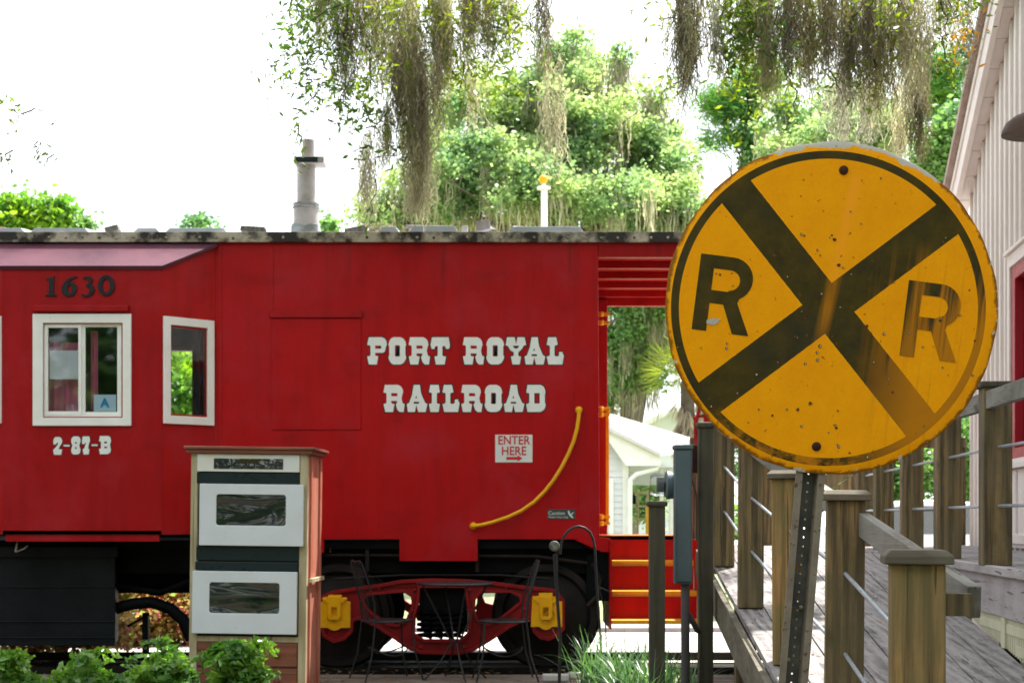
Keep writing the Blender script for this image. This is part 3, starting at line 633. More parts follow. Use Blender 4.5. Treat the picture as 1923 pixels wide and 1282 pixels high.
# end platform with side steps
cp(MB().box(PX(1128, 13.7), 1.52, 13.7, 15.2, 1.08, PZ(1006, 13.7)), 'platform_floor', M['red2'])
xs0, xs1 = PX(1148, 12.95), PX(1312, 13.1)
ty = [(12.95, 1164, 1171), (13.20, 1109, 1119), (13.45, 1052, 1062), (13.70, 1004, 1013)]
for i, (y, a, b) in enumerate(ty):
    z1 = PZ(a, y); z0 = PZ(b, y)
    cp(MB().box(xs0 if i < 3 else PX(1128, y), xs1, y, y+.25, z0, z1), 'step_tread', M['stepyel'], bevel=.003)
    if i < 3:
        zt_ = PZ(ty[i+1][2], ty[i+1][0])
        cp(MB().box(xs0+.004, xs1-.004, y+.235, y+.25, z1, zt_+.0), 'step_riser', M['red2'])
sp_ = [(12.93, .42), (13.2, .42), (13.95, 1.0), (13.95, 1.12), (13.62, 1.12), (12.93, .52)]
sp2 = [(12.93, .40), (13.95, .40), (13.95, 1.12), (12.93, 1.12)]
for x in (xs0-.012, xs1):
    cp(MB().prism(sp2, [], lambda u, v, q: Vector((x+.012*q, u, v))), 'step_stringer', M['red2'])
cp(MB().tube([(xs0-.4, 13.3, PZ(1105, 13.3)), (xs0+.01, 13.3, PZ(1105, 13.3))], .012, 6), 'brake_rod', M['black'])
# corner posts, ladder and end railing
cp(MB().box(.80, .94, 15.75, 15.88, 1.1, 3.45), 'corner_post', M['redbay'], bevel=.004)
m_ = MB(); yl = 15.6
xl = PX(1141.5, yl)
lad = cp(MB().box(xl-.02, xl+.012, yl, yl+.04, PZ(985, yl), PZ(768, yl)), 'ladder_rail', M['yellow'], bevel=.003)
for py in (590, 606, 768, 778, 970, 982):
    o = MB().box(PX(1124, yl)-.03, xl+.02, yl-.02, yl+.02, PZ(py+3, yl), PZ(py-3, yl)).lathe([(.022, -.03), (.028, 0), (.02, .02)], (PX(1129, yl), yl-.01, PZ(py-1, yl)), 'Z', 10).build('bracket', M['yellow'], lad, bevel=.003)
m_ = MB().tube([(1.60, 13.06, 2.14), (1.50, 13.06, 2.12), (1.51, 13.06, 1.85), (1.60, 13.06, 1.84)], .018, 8)
m_.tube([(1.53, 13.03, 2.2), (1.50, 13.03, 2.08), (1.535, 13.03, 1.98), (1.50, 13.03, 1.9), (1.53, 13.03, 1.82)], .016, 6)
cp(m_, 'end_railing', M['red2'])
cp(MB().box(1.565, 1.615, 13.03, 13.1, 1.1, 3.5), 'roof_post', M['red2'])
# ------------------------------------------------------------------ crossing sign
SX, SY = 1562.0, 578.0; SS = 678.7; YG = F/SS; TH = R(7.3)
def sl_(px, py):
    dx = (px-SX)/SS; dz = -(py-SY)/SS
    return (dx*math.cos(TH)-dz*math.sin(TH), dx*math.sin(TH)+dz*math.cos(TH))
def sign_colors(t):
    v = t.coord(False); sep = t.n("ShaderNodeSeparateXYZ"); t.put(sep.inputs[0], v); x, z = sep.outputs[0], sep.outputs[2]
    r = t.math('SQRT', t.math('ADD', t.math('POWER', x, 2), t.math('POWER', z, 2)))
    n1 = t.noise(v, 9, 7, .7); org = t.mix(t.ramp(n1, .35, .7), (.95, .39, .001), (.88, .33, .001))
    org = t.mix(t.math('MULTIPLY', t.ramp(t.noise(v, 260, 2, .5), .45, .7), .22), org, (.66, .24, .003))
    # runs of grime and pale streaks, strongest at the right
    st = t.noise(t.scale(v, (38, 1, 1.3)), 1.0, 4, .65)
    right = t.ramp(x, .08, .26)
    right = t.math('MULTIPLY', right, t.ramp(z, .22, .06))
    g = t.math('MULTIPLY', t.ramp(st, .56, .72), right)
    org = t.mix(t.math('MULTIPLY', g, .45), org, (.30, .13, .01))
    # rust run below the top bolt
    dx = t.math('ABSOLUTE', t.math('SUBTRACT', x, t.math('ADD', t.math('MULTIPLY', z, .10), -.012)))
    run = t.math('MULTIPLY', t.ramp(dx, .024, .006), t.math('MULTIPLY', t.ramp(z, -.13, .0), t.ramp(z, .385, .36)))
    run = t.math('MULTIPLY', run, t.ramp(t.noise(t.scale(v, (30, 1, 2)), 1, 3), .25, .55))
    org = t.mix(t.math('MULTIPLY', run, .85), org, (.98, .36, .015))
    blk = t.mix(t.ramp(t.noise(v, 14, 6, .7), .35, .7), (.040, .032, .008), (.085, .058, .010))
    blk = t.mix(t.math('MULTIPLY', t.ramp(t.noise(v, 5, 4, .6), .48, .65), .5), blk, (.028, .030, .022))
    # black fades back to orange in vertical runs at the right and low down
    low = t.ramp(t.math('SUBTRACT', t.math('MULTIPLY', z, -1.0), t.math('MULTIPLY', x, -.55)), .06, .42)
    fade = t.math('MULTIPLY', t.ramp(t.math('ADD', st, t.math('MULTIPLY', low, .25)), .47, .62), t.math('MULTIPLY', right, .95))
    fade = t.math('MAXIMUM', fade, t.math('MULTIPLY', run, .9))
    fade = t.math('MAXIMUM', fade, t.math('MULTIPLY', t.ramp(low, .82, 1.0), right))
    fade = t.math('MAXIMUM', fade, t.math('MULTIPLY', t.ramp(z, -.30, -.42), t.ramp(t.noise(v, 20, 5, .7), .42, .6)))
    blk = t.mix(t.math('MULTIPLY', fade, .8), blk, (.60, .22, .006))
    return v, x, z, r, org, blk, st
def finish(t, col, v):
    sp = t.ramp(t.noise(v, 60, 3, .5), .68, .72); col = t.mix(t.math('MULTIPLY', sp, .7), col, (.16, .06, .01))
    h = t.noise(v, 120, 3); return t.pbr(col, .5, spec=.1, normal=t.bump(t.math('ADD', t.math('MULTIPLY', h, .15), t.noise(v, 3.5, 2)), .25, .01))
t = NT('weathered_sign_face'); v, x, z, r, org, blk, st = sign_colors(t)
def lin(a, b, c0):
    return t.math('ADD', t.math('ADD', t.math('MULTIPLY', x, a), t.math('MULTIPLY', z, b)), c0)
cx_, cz_ = sl_(1555.5, 579)
masks = []
for (p, q) in (((1382.5, 362.5), (1553, 578)), ((1786, 407), (1556, 579))):
    a = Vector(sl_(*p)); b = Vector(sl_(*q)); d = (b-a).normalized(); nn = Vector((-d.y, d.x)); c = Vector((cx_, cz_))
    dist = t.math('ABSOLUTE', lin(nn.x, nn.y, -nn.dot(c)))
    dist = t.math('ADD', dist, t.math('MULTIPLY', t.math('SUBTRACT', t.noise(v, 90, 2), .5), .002))
    masks.append(t.ramp(dist, .0512, .0502))
rr = t.math('SQRT', t.math('ADD', t.math('POWER', t.math('SUBTRACT', x, cx_), 2), t.math('POWER', t.math('SUBTRACT', z, cz_), 2)))
inside = t.ramp(rr, .4360, .4350)
ring = t.math('MULTIPLY', t.ramp(rr, .4130, .4140), inside)
m = t.math('MULTIPLY', t.math('MAXIMUM', masks[0], masks[1]), inside); m = t.math('MAXIMUM', m, ring)
col = t.mix(m, org, blk)
en = t.noise(v, 16, 6, .75); edge = t.math('ADD', t.ramp(r, .430, .460), t.math('MULTIPLY', t.math('SUBTRACT', en, .5), 1.6))
col = t.mix(t.math('MULTIPLY', t.ramp(edge, .66, .9), .85), col, (.15, .055, .008))
en2 = t.noise(v, 11, 4, .6)
top = t.math('ADD', t.ramp(z, .33, .46), t.math('MULTIPLY', t.math('SUBTRACT', en2, .5), 1.6))
rw = t.math('ADD', r, t.math('MULTIPLY', t.math('SUBTRACT', t.noise(v, 17, 5, .7), .5), .070))
wh = t.math('MULTIPLY', t.ramp(top, .45, .49), t.ramp(rw, .4455, .4465)); col = t.mix(wh, col, (.50, .48, .42))
wh2 = t.math('MULTIPLY', t.ramp(t.noise(v, 18, 4, .7), .60, .63), t.ramp(r, .448, .451)); col = t.mix(wh2, col, (.55, .52, .45))
M['signface'] = finish(t, col, v)
t = NT('faded_sign_black'); v, x, z, r, org, blk, st = sign_colors(t); M['signblack'] = finish(t, blk, v)

C = W(SX, SY, YG)
sg = empty('crossing_sign', (PX(1490, YG), YG, 0), label='round yellow railroad crossing sign with black X and two Rs on a steel post', cat='sign')
def loc_in(root, p): return Vector(p) - Vector(root.location)
m_ = MB(); n = 128; vs = []; fs = []
def rad(a): return .4605 + .0012*math.sin(9*a) + .0009*math.sin(23*a+1)
rings = [0, .15, .30, .42, .452]
for j, q in enumerate(rings[1:] + ['e']):
    for i in range(n):
        a = 2*math.pi*i/n; r0 = rad(a) if q == 'e' else q
        vs.append((r0*math.cos(a), -.0015 + (.004 if q == 'e' else 0) , r0*math.sin(a)))
c0 = len(vs); vs.append((0, -.0015, 0))
for i in range(n): fs.append((c0, (i+1) % n, i))
for j in range(4):
    for i in range(n): fs.append((j*n+i, j*n+(i+1) % n, (j+1)*n+(i+1) % n, (j+1)*n+i))
b0 = len(vs)
for i in range(n):
    a = 2*math.pi*i/n; vs.append((rad(a)*math.cos(a), .006, rad(a)*math.sin(a)))
vs.append((0, .002, 0))
for i in range(n): fs += [(4*n+i, 4*n+(i+1) % n, b0+(i+1) % n, b0+i), (b0+n, b0+i, b0+(i+1) % n)]
face = m_.add(vs, fs).build('sign_face', M['signface'], sg, smooth=True)
face.location = loc_in(sg, C); face.rotation_euler = (0, TH, 0)
def crop4(q): return [sl_(1230+a/1.972, 250+b/1.972) for a, b in q]
def arc(cx, cz, r1, a0, a1, n=8): return [(cx+r1*math.cos(R(a0+(a1-a0)*i/n)), cz+r1*math.sin(R(a0+(a1-a0)*i/n))) for i in range(n+1)]
hR = .2105
def bigR(x0):                                      # local sign coords, letter centred on x0
    w_ = .150; l = x0-w_/2; b = -hR/2 + (-.002); t_ = b+hR
    outer = [(l, b), (l+.040, b), (l+.040, b+.078), (l+.078, b+.078), (l+.112, b), (l+.158, b), (l+.116, b+.086)] + arc(l+.092, t_-.0595, .0595, -62, 90, 12) + [(l, t_)]
    hole = [(l+.040, b+.114), (l+.086, b+.114)] + arc(l+.088, t_-.0645, .0285, -85, 85, 8) + [(l+.040, t_-.036)]
    return outer, hole
for xx in (sl_(1358, 555)[0]+.0, sl_(1748, 606)[0]):
    o_, h_ = bigR(xx)
    o = MB().prism(o_, [h_], lambda u, v, k: Vector((u, -.0026+.001*k, v))).build('letter', M['signblack'], face)
for px, py in ((1584, 320), (1533, 838)):
    lx, lz = sl_(px, py)
    MB().lathe([(.013, -.001), (.0125, -.005), (.007, -.008), (.002, -.009)], (lx, 0, lz), 'Y', 14).build('bolt', M['bolt'], face, smooth=True)
# chips and bullet dings
chips = [(1505,440),(1510,443),(1558,446),(1562,442),(1567,450),(1535,470),(1540,480),(1575,498),(1583,503),(1598,515),(1597,398),(1654,335),(1617,420),(1460,472),(1478,520),(1505,585),(1510,598),(1512,592),(1493,632),(1497,634),(1515,630),(1466,663),(1460,680),(1420,703),(1384,738),(1408,648),(1365,645),(1364,654),(1345,514),(1352,516),(1775,447),(1771,455),(1802,592),(1765,602),(1766,596),(1706,625),(1660,627),(1636,625),(1628,612),(1570,645),(1577,577),(1542,552),(1640,680),(1668,712),(1676,736),(1735,800),(1733,652),(1770,690),(1522,757),(1498,769),(1505,800),(1568,798),(1570,803),(1556,812),(1572,834),(1575,838),(1540,650),(1534,662),(1512,683),(1535,676),(1425,769),(1450,780),(1478,769),(1573,771),(1272,652),(1335,763),(1827,470),(1820,545),(1830,640),(1826,705),(1595,850),(1628,858),(1680,843),(1740,830)]
ca = MB(); cb = MB()
rr_ = random.Random(5)
for px, py in chips:
    lx, lz = sl_(px, py); r1 = rr_.uniform(.002, .0052)
    pts = [(lx+r1*rr_.uniform(.7, 1.2)*math.cos(a), lz+r1*rr_.uniform(.7, 1.2)*math.sin(a)) for a in [i*math.pi/4 for i in range(8)]]
    ca.prism(pts, [], lambda u, v, k: Vector((u, -.0031+.0014*k, v)))
    if rr_.random() < .6:
        q = [(lx+(a-lx)*.55+.0005, lz+(b-lz)*.55) for a, b in pts]; cb.prism(q, [], lambda u, v, k: Vector((u, -.0036+.0014*k, v)))
M['chipdark'] = paint('chip_rust', (.06, .025, .01), (.14, .06, .015), .8, 90); M['chiplight'] = paint('bare_chip', (.50, .48, .44), (.42, .38, .3), .6, 90)
tag(ca.build('rust_chips', M['chipdark'], face), kind='stuff'); tag(cb.build('bare_chips', M['chiplight'], face), kind='stuff')
o = MB().prism([sl_(a, b) for a, b in [(1327,601),(1340,597),(1353,600),(1345,608),(1338,611),(1326,607)]], [], lambda u, v, k: Vector((u, -.0033+.0012*k, v))).build('bare_patch', M['chiplight'], face)
# scalloped peeled rim at the top
pts = []
for i in range(40):
    a = R(52 + i*2.1); rr0 = .441 + .006*math.sin(i*1.3) + rr_.uniform(-.002, .003); pts.append((rr0*math.cos(a), rr0*math.sin(a)))
for i in range(39, -1, -1):
    a = R(52 + i*2.1); pts.append((.4555*math.cos(a), .4555*math.sin(a)))
# post: U channel with punched holes
tl = R(4.75)
pr = [(-.0405,0),(-.021,0),(-.017,.030),(.017,.030),(.021,0),(.0405,0),(.0405,.004),(.024,.004),(.020,.034),(-.020,.034),(-.024,.004),(-.0405,.004)]
pt0 = Vector((PX(1525, YG), YG+.008, PZ(870, YG)))
ax = Vector((math.sin(tl), 0, math.cos(tl))); exx = Vector((math.cos(tl), 0, -math.sin(tl)))
def pp(a, b, h): return loc_in(sg, pt0 + exx*a + Vector((0, b, 0)) + ax*h)
h0 = -(pt0.z+.1)/math.cos(tl)
web = MB(); hz = h0+.03
web.prism([(-.0175, h0), (.0175, h0), (.0175, hz-.0127), (-.0175, hz-.0127)], [], lambda u, v, k: pp(u, .030+.004*k, v))
while hz < .64:
    web.prism([(-.0175, hz-.0127), (.0175, hz-.0127), (.0175, hz+.0127), (-.0175, hz+.0127)], [[(.0033*math.cos(i*math.pi/4), hz+.0033*math.sin(i*math.pi/4)) for i in range(8)]], lambda u, v, k: pp(u, .030+.004*k, v)); hz += .0254
po = web.build('post', M['steel'], sg)
for sgn in (-1, 1):
    fl = MB(); q = [(sgn*a, b) for a, b in ((.0405, 0), (.0215, 0), (.0175, .034), (.0205, .034), (.0245, .0045), (.0405, .0045))]
    fl.prism(q, [], lambda u, v, k: pp(u, v, h0 + (.66-h0)*k)).build('flange', M['steelflange'], po)
for (px, py) in ((1508, 1141), (1484, 1240)):
    d = Vector((PX(px, YG), 0, PZ(py, YG)))
    MB().lathe([(.006, 0), (.006, -.006), (.002, -.008)], loc_in(sg, (d.x, YG+.034, d.z)), 'Y', 10).build('screw', M['steelflange'], po)

# ------------------------------------------------------------------ ramp and deck
def rz(y): return -.133 + .105*y
def rl(y): return .77 + .054*y
def de(y): return 1.65 + .097*y
YR = 11.36; DZ = 1.06
ramp = empty('ramp', (1.6, 3.0, 0), label='sloping ramp of grey weathered boards rising away to the deck', cat='ramp')
def child(mb, name, mat, root, **k):
    o = mb.build(name, mat, root, **k); o.location = -Vector(root.location); return o
m_ = MB(); nb = 8; rr_ = random.Random(3)
for i in range(nb):
    cuts = [2.6] + sorted(rr_.uniform(4.2, 10.5) for _ in range(2)) + [YR]
    for a, b in zip(cuts, cuts[1:]):
        if b-a < .3: continue
        g = .0035; dz = rr_.uniform(-.002, .002)
        def xx(y, t): return rl(y) + (de(y)-.03-rl(y))*t
        P_ = []
        for y in (a+.003, b-.003):
            x0 = xx(y, i/nb)+g; x1 = xx(y, (i+1)/nb)-g; P_ += [(x0, y, rz(y)+dz), (x1, y, rz(y)+dz)]
        m_.add([P_[0], P_[1], P_[3], P_[2]] + [(p[0], p[1], p[2]-.035) for p in (P_[0], P_[1], P_[3], P_[2])], [(0,1,2,3),(7,6,5,4),(0,4,5,1),(1,5,6,2),(2,6,7,3),(3,7,4,0)])
child(m_, 'deck_boards', M['deck'], ramp, bevel=.003)
m_ = MB()
for j in range(13):
    y = 3.7 + j*.6
    for i in range(nb):
        for q in (.2, .8):
            t_ = (i+q)/nb; x = rl(y)+(de(y)-.03-rl(y))*t_; m_.add([(x+.005*math.cos(a), y+.005*math.sin(a), rz(y)+.0035) for a in [k*math.pi/3 for k in range(6)]], [(0,1,2,3,4,5)])
sc = child(m_, 'screws', M['bolt'], ramp); tag(sc, kind='stuff')
m_ = MB()
a, b = 2.6, YR+.6
m_.add([(rl(a)-.04,a,rz(a)-.2),(rl(a)-.002,a,rz(a)-.2),(rl(a)-.002,a,rz(a)+.005),(rl(a)-.04,a,rz(a)+.005),(rl(b)-.04,b,rz(b)-.26),(rl(b)-.002,b,rz(b)-.26),(rl(b)-.002,b,rz(YR)+.005),(rl(b)-.04,b,rz(YR)+.005)],
       [(0,1,2,3),(4,7,6,5),(0,4,5,1),(1,5,6,2),(2,6,7,3),(3,7,4,0)])
child(m_, 'stringer', M['capwood'], ramp, bevel=.003)
m_ = MB()
for y in (3.5, 5.5, 7.5, 9.5): m_.box(rl(y)+.05, rl(y)+.14, y, y+.09, -.1, rz(y)-.045)
child(m_, 'support_posts', M['treated'], ramp)
deck = empty('deck', (3, 11, 0), label='raised porch deck of grey boards along the pinkish building', cat='deck')
m_ = MB()
for i in range(16):                                # boards parallel to the building
    for a, b in ((4.0, 7.2), (7.206, 11.0), (11.006, 14.2)):
        lo = lambda y: de(y) + i*.142
        if lo(a) > 2.3+.123*a+.3: continue
        m_.add([(lo(a), a, DZ), (lo(a)+.137, a, DZ), (lo(b)+.137, b, DZ), (lo(b), b, DZ), (lo(a), a, DZ-.035), (lo(a)+.137, a, DZ-.035), (lo(b)+.137, b, DZ-.035), (lo(b), b, DZ-.035)],
               [(0,1,2,3),(7,6,5,4),(0,4,5,1),(1,5,6,2),(2,6,7,3),(3,7,4,0)])
for i in range(1, 10):
    a, b = YR+.004, 14.2; lo = lambda y: de(y) - i*.142
    if lo(a) < rl(a)-.05: continue
    m_.add([(lo(a), a, DZ), (lo(a)+.137, a, DZ), (lo(b)+.137, b, DZ), (lo(b), b, DZ), (lo(a), a, DZ-.035), (lo(a)+.137, a, DZ-.035), (lo(b)+.137, b, DZ-.035), (lo(b), b, DZ-.035)],
           [(0,1,2,3),(7,6,5,4),(0,4,5,1),(1,5,6,2),(2,6,7,3),(3,7,4,0)])
child(m_, 'deck_boards', M['deck'], deck, bevel=.003)
def edge(z0, z1, off, t, y0=4.0, y1=YR):
    q = [(de(y0)+off, y0), (de(y0)+off+t, y0), (de(y1)+off+t, y1), (de(y1)+off, y1)]
    return MB().add([(x, y, z) for z in (z0, z1) for x, y in q], [(0,3,2,1),(4,5,6,7),(0,1,5,4),(1,2,6,5),(2,3,7,6),(3,0,4,7)])
child(edge(DZ-.24, DZ-.042, -.03, .04), 'fascia', M['fascia'], deck, bevel=.003)
child(edge(DZ-.040, DZ+.004, -.055, .052), 'edge_board', M['fascia'], deck, bevel=.004)
child(MB().box(rl(14)-.1, 4.2, 14.2, 14.24, .8, DZ+.0), 'end_fascia', M['fascia'], deck)
m_ = MB()
for y in (5, 7, 9, 11, 13): m_.box(de(y)+.25, de(y)+.34, y, y+.09, -.1, DZ-.05)
m_.box(1.7, 1.79, 11.7, 11.79, -.1, DZ-.05)
child(m_, 'support_posts', M['treated'], deck)
# lattice skirt below the fascia
lat = MB(); y = 4.3; i = 0
while y < 9.1:
    if rz(y) < DZ-.25:
        m0 = (de(y)-.016, y)
        lat.bar((m0[0], y, rz(y)-.0), (m0[0], y, DZ-.241), .006, .026, up=(0, 1, 0))
    y += .048
for zz in (.08, .17, .26, .35):
    y1 = min(9.1, (DZ-.24-zz+.133)/.105)
    for k in range(1):
        ya = max(4.3, (DZ-.24-zz-.42+.133)/.105)
        lat.bar((de(ya)-.020, ya, DZ-.24-zz+.03), (de(y1)-.020, y1, DZ-.24-zz+.03), .006, .045)
child(lat, 'lattice_skirt', M['lattice'], deck)
child(MB().box(de(7.7)-.035, de(7.7)-.02, 7.66, 7.72, rz(7.7), DZ-.24), 'lattice_post', M['lattice'], deck)

# ramp railing
rail = empty('ramp_railing', (1.2, 7, 0), label='ramp railing of thick treated posts with steel rods and a grey handrail', cat='railing')
rposts = [(PX(1721, 4.33), 4.33, 1.212-.036, .140), (PX(1583, 5.92), 5.92, 1.40-.036, .138), (PX(1480, 7.3), 7.3, 1.514-.036, .14), (PX(1409, 8.9), 8.9, 1.73, .14), (PX(1359, 10.6), 10.6, 1.94, .138)]
for i, (x, y, zt_, w_) in enumerate(rposts):
    p = MB().box(-w_/2, w_/2, -w_/2, w_/2, 0, zt_-rz(y)).build('post', M['treated2'] if i in (0, 2) else M['treated'], rail, bevel=.005)
    p.location = loc_in(rail, (x, y, rz(y)-.0)); p.rotation_euler = (0, R((0, .6, -.4, .3, 0)[i]), R(-9 if i < 3 else -6))
    h = zt_-rz(y)
    cp_ = MB(); c = .09
    cp_.add([(-c,-c,h),(c,-c,h),(c,c,h),(-c,c,h),(-c,-c,h+.022),(c,-c,h+.022),(c,c,h+.022),(-c,c,h+.022),(-c+.018,-c+.018,h+.038),(c-.018,-c+.018,h+.038),(c-.018,c-.018,h+.038),(-c+.018,c-.018,h+.038)],
            [(0,3,2,1),(0,1,5,4),(1,2,6,5),(2,3,7,6),(3,0,4,7),(4,5,9,8),(5,6,10,9),(6,7,11,10),(7,4,8,11),(8,9,10,11)])
    cp_.build('post_cap', M['capwood'], p, bevel=.003)
    if i == 0:
        for zz in (.19, .62): MB().lathe([(.018, 0), (.018, -.004), (.009, -.010), (.003, -.012)], (.02, -w_/2, zz-.1), 'Y', 12).build('bolt', M['bolt'], p)
for off in (.615, .32):
    pts = []
    for i, (x, y, zt_, w_) in enumerate(rposts): pts.append((x+.0, y, rz(y)+off + (.05 if i == 4 else 0)))
    # sagging rod right through the posts
    pts = [(pts[0][0]+.0, pts[0][1]-.02, pts[0][2])] + pts[1:]
    child(MB().tube(pts, .0075, 8), 'rod', M['rod'], rail, smooth=True)
a = Vector((1.262, 4.36, 1.07)); b = Vector((PX(1622, 5.85), 5.85, 1.275)); d = (b-a)
c = a + d*((10.5-4.36)/d.y)
child(MB().bar(a, c, .038, .088), 'handrail', M['raily'], rail, bevel=.004)
for i in (0, 1, 2):
    x, y = rposts[i][0], rposts[i][1]; q = a + d*((y-4.36)/d.y)
    child(MB().box(x+.06, q.x-.018, y-.03, y+.03, q.z-.03, q.z+.03), 'spacer_block', M['treated'], rail)
# deck railing
dr = empty('deck_railing', (2.5, 9, 0), label='deck railing of treated posts with rods and a broad grey top rail', cat='railing')
dps = [(8.08, 1865), (9.5, 1775), (10.9, 1708), (12.3, 1655), (13.6, 1620)]
P_ = [(de(5.2)+.1, 5.2), (de(6.65)+.1, 6.65)]
for y, px in dps: P_.append((PX(px+4, y), y))
for i, (x, y) in enumerate(P_):
    p = MB().box(-.07, .07, -.07, .07, 0, 1.955-DZ).build('post', M['treated'], dr, bevel=.005); p.location = loc_in(dr, (x, y, DZ)); p.rotation_euler.z = R(-5)
    h = 1.955-DZ; MB().box(-.09, .09, -.09, .09, h, h+.03).build('post_cap', M['darkpost'], p, bevel=.008)
for z in (1.36, 1.655):
    child(MB().tube([(x, y, z) for x, y in P_], .0085, 8), 'rod', M['rod'], dr, smooth=True)
child(MB().bar((P_[0][0]-.092, P_[0][1], 1.885), (P_[-3][0]-.092, P_[-3][1], 1.895), .038, .09), 'top_rail', M['raily'], dr, bevel=.004)
# far railing across the end of the deck
fr = empty('end_railing', (2.8, 13.9, 0), label='brown railing with thin dark cables across the far end of the deck', cat='railing')
m_ = MB().box(1.55, 3.95, 13.9, 13.94, PZ(841, 13.9), PZ(821, 13.9))
child(m_, 'rail_board', M['treated'], fr, bevel=.003)
for x in (1.58, 2.2, 3.97-.1): child(MB().box(x, x+.09, 13.94, 14.03, DZ, 1.98), 'post', M['treated'], fr, bevel=.003)
child(MB().box(PX(1832, 14.0), PX(1838, 14.0), 13.95, 13.99, DZ, 1.75), 'downpipe', M['bolt'], fr)
for py in (888, 958): child(MB().tube([(1.6, 13.98, PZ(py, 13.98)), (3.95, 13.98, PZ(py, 13.98))], .006, 6), 'cable', M['rodd'], fr)

# free posts, box, conduit
def post(px0, px1, Y, pyt, zb, mat, label, cap='round', group=None):
    x0, x1 = PX(px0, Y), PX(px1, Y); w_ = x1-x0; z1 = PZ(pyt, Y)
    r = empty('wooden_post', ((x0+x1)/2, Y, zb), label=label, cat='post', group=group)
    MB().box(-w_/2, w_/2, -w_/2, w_/2, 0, z1-zb-.035).build('shaft', mat, r, bevel=.004)
    c = w_/2+.014
    MB().box(-c, c, -c, c, z1-zb-.035, z1-zb).build('cap', M['capwood'] if cap == 'flat' else mat, r, bevel=.012)
    return r
post(1219, 1248, 9.6, 940, -.02, M['darkpost'], 'short dark square post standing in the grass before the red steps')
post(1311, 1338, 9.9, 793, -.02, M['darkpost'], 'tall dark square post right of the grey metal box')
eb = empty('electrical_box', (PX(1285, 9.75), 9.75, 0), label='tall grey-green metal electrical box on a conduit beside the dark post', cat='electrical box')
child(MB().box(PX(1267, 9.75), PX(1299, 9.75), 9.72, 9.84, PZ(1096, 9.75), PZ(838, 9.75)), 'box', M['box'], eb, bevel=.006)
child(MB().box(PX(1265, 9.75), PX(1300.5, 9.75), 9.705, 9.85, PZ(843, 9.75), PZ(835, 9.75)), 'lid', M['box'], eb, bevel=.004)
child(MB().box(PX(1272, 9.7), PX(1297.5, 9.7), 9.708, 9.72, PZ(1092, 9.7), PZ(846, 9.7)), 'cover', M['box'], eb, bevel=.003)
child(MB().tube([(PX(1287, 9.78), 9.78, 0), (PX(1287, 9.78), 9.78, PZ(1094, 9.75))], .027, 14), 'conduit', M['conduit'], eb, smooth=True)
child(MB().tube([(PX(1290, 9.78), 9.78, PZ(1150, 9.75)), (PX(1300, 9.78), 9.8, PZ(1165, 9.75)), (PX(1312, 9.78), 9.85, PZ(1185, 9.75)), (PX(1322, 9.78), 9.9, PZ(1188, 9.75))], .018, 10), 'conduit_elbow', M['conduit'], eb, smooth=True)
em = empty('electric_meter', (PX(1252, 9.9), 9.9, PZ(910, 9.9)), label='round glass electric meter on the left side of the grey box', cat='meter')
MB().lathe([(.085, .045), (.09, .0), (.075, -.01)], (0, 0, 0), 'X', 20).build('socket', M['box'], em, smooth=True)
MB().lathe([(.07, -.01), (.072, -.07), (.06, -.10), (.02, -.105)], (0, 0, 0), 'X', 20).build('glass_dome', M['glass'], em, smooth=True)
MB().box(-.06, -.02, -.04, .04, -.045, .045).build('dial', M['lining'], em)
jb = empty('junction_box', (PX(1305, 9.98), 9.98, PZ(865, 9.98)), label='dark junction box with a dangling cable between grey box and post', cat='junction box')
MB().box(-.022, .025, -.03, .03, -.075, .10).build('case', M['bolt'], jb, bevel=.005)
MB().tube([(-.018, 0, -.07), (-.02, 0, -.12), (.0, 0, -.18), (.012, 0, -.22), (.012, 0, -.5)], .005, 6).build('cable', M['rodd'], jb, smooth=True)

# ------------------------------------------------------------------ building at the right
hb = empty('board_and_batten_building', (2.3, 0, 0), (0, 0, -math.atan(.123)), 'pinkish-white board and batten building with a crimson window at the right edge', 'building')
def wt(y): return 5.10 - .51*(y-12.1) if y > 6 else 8.21 - .51*(6-y)
k_ = math.sqrt(1+.123**2)
YE = 14.05
wl0, wl1 = 10.6, 12.12*1.0; wz0, wz1 = 1.74, 3.18
MB().prism([(2, -.05), (YE, -.05), (YE, wt(YE)), (6, wt(6)), (2, wt(2))], [[(wl0, wz0), (wl1, wz0), (wl1, wz1), (wl0, wz1)]], lambda u, v, k: Vector((.12*k, u, v))).build('wall', M['siding'], hb)
o = MB().box(.12, 6, YE-.1, YE, -.05, wt(YE)-.0); o.build('end_wall', M['siding'], hb)
bt = MB(); y = YE-.03; i = 0
while y > 7.5:
    wz = wt(y)-.004
    segs = [(-.05+1.1, wz)]
    if wl0-.1 < y < wl1+.1: segs = [(1.05, wz0-.1), (wz1+.14, wz)]
    for a, b in segs: bt.box(-.022, 0.002, y-.022, y+.022, a, b)
    y -= .205
bt.build('battens', M['siding'], hb, bevel=.003)
# window
wfr = MB().prism([(wl0-.02, wz0-.03), (wl1+.09, wz0-.03), (wl1+.09, wz1+.10), (wl0-.02, wz1+.10)], [[(wl0, wz0), (wl1, wz0), (wl1, wz1), (wl0, wz1)]], lambda u, v, k: Vector((-.035+.033*k, u, v))).build('window_trim', M['siding'], hb, bevel=.004)
MB().box(-.06, .0, wl0, wl1+.13, wz1+.10, wz1+.125).build('drip_cap', M['siding'], wfr, bevel=.003)
MB().box(-.07, .0, wl0, wl1+.12, wz0-.075, wz0-.035).build('sill', M['siding'], wfr, bevel=.004)
cr = MB().prism([(wl0, wz0), (wl1, wz0), (wl1, wz1), (wl0, wz1)], [[(wl0+.1, wz0+.08), (wl1-.14, wz0+.08), (wl1-.14, wz1-.1), (wl0+.1, wz1-.1)]], lambda u, v, k: Vector((-.02+.1*k, u, v))).build('window_frame', M['crimson'], hb, bevel=.004)
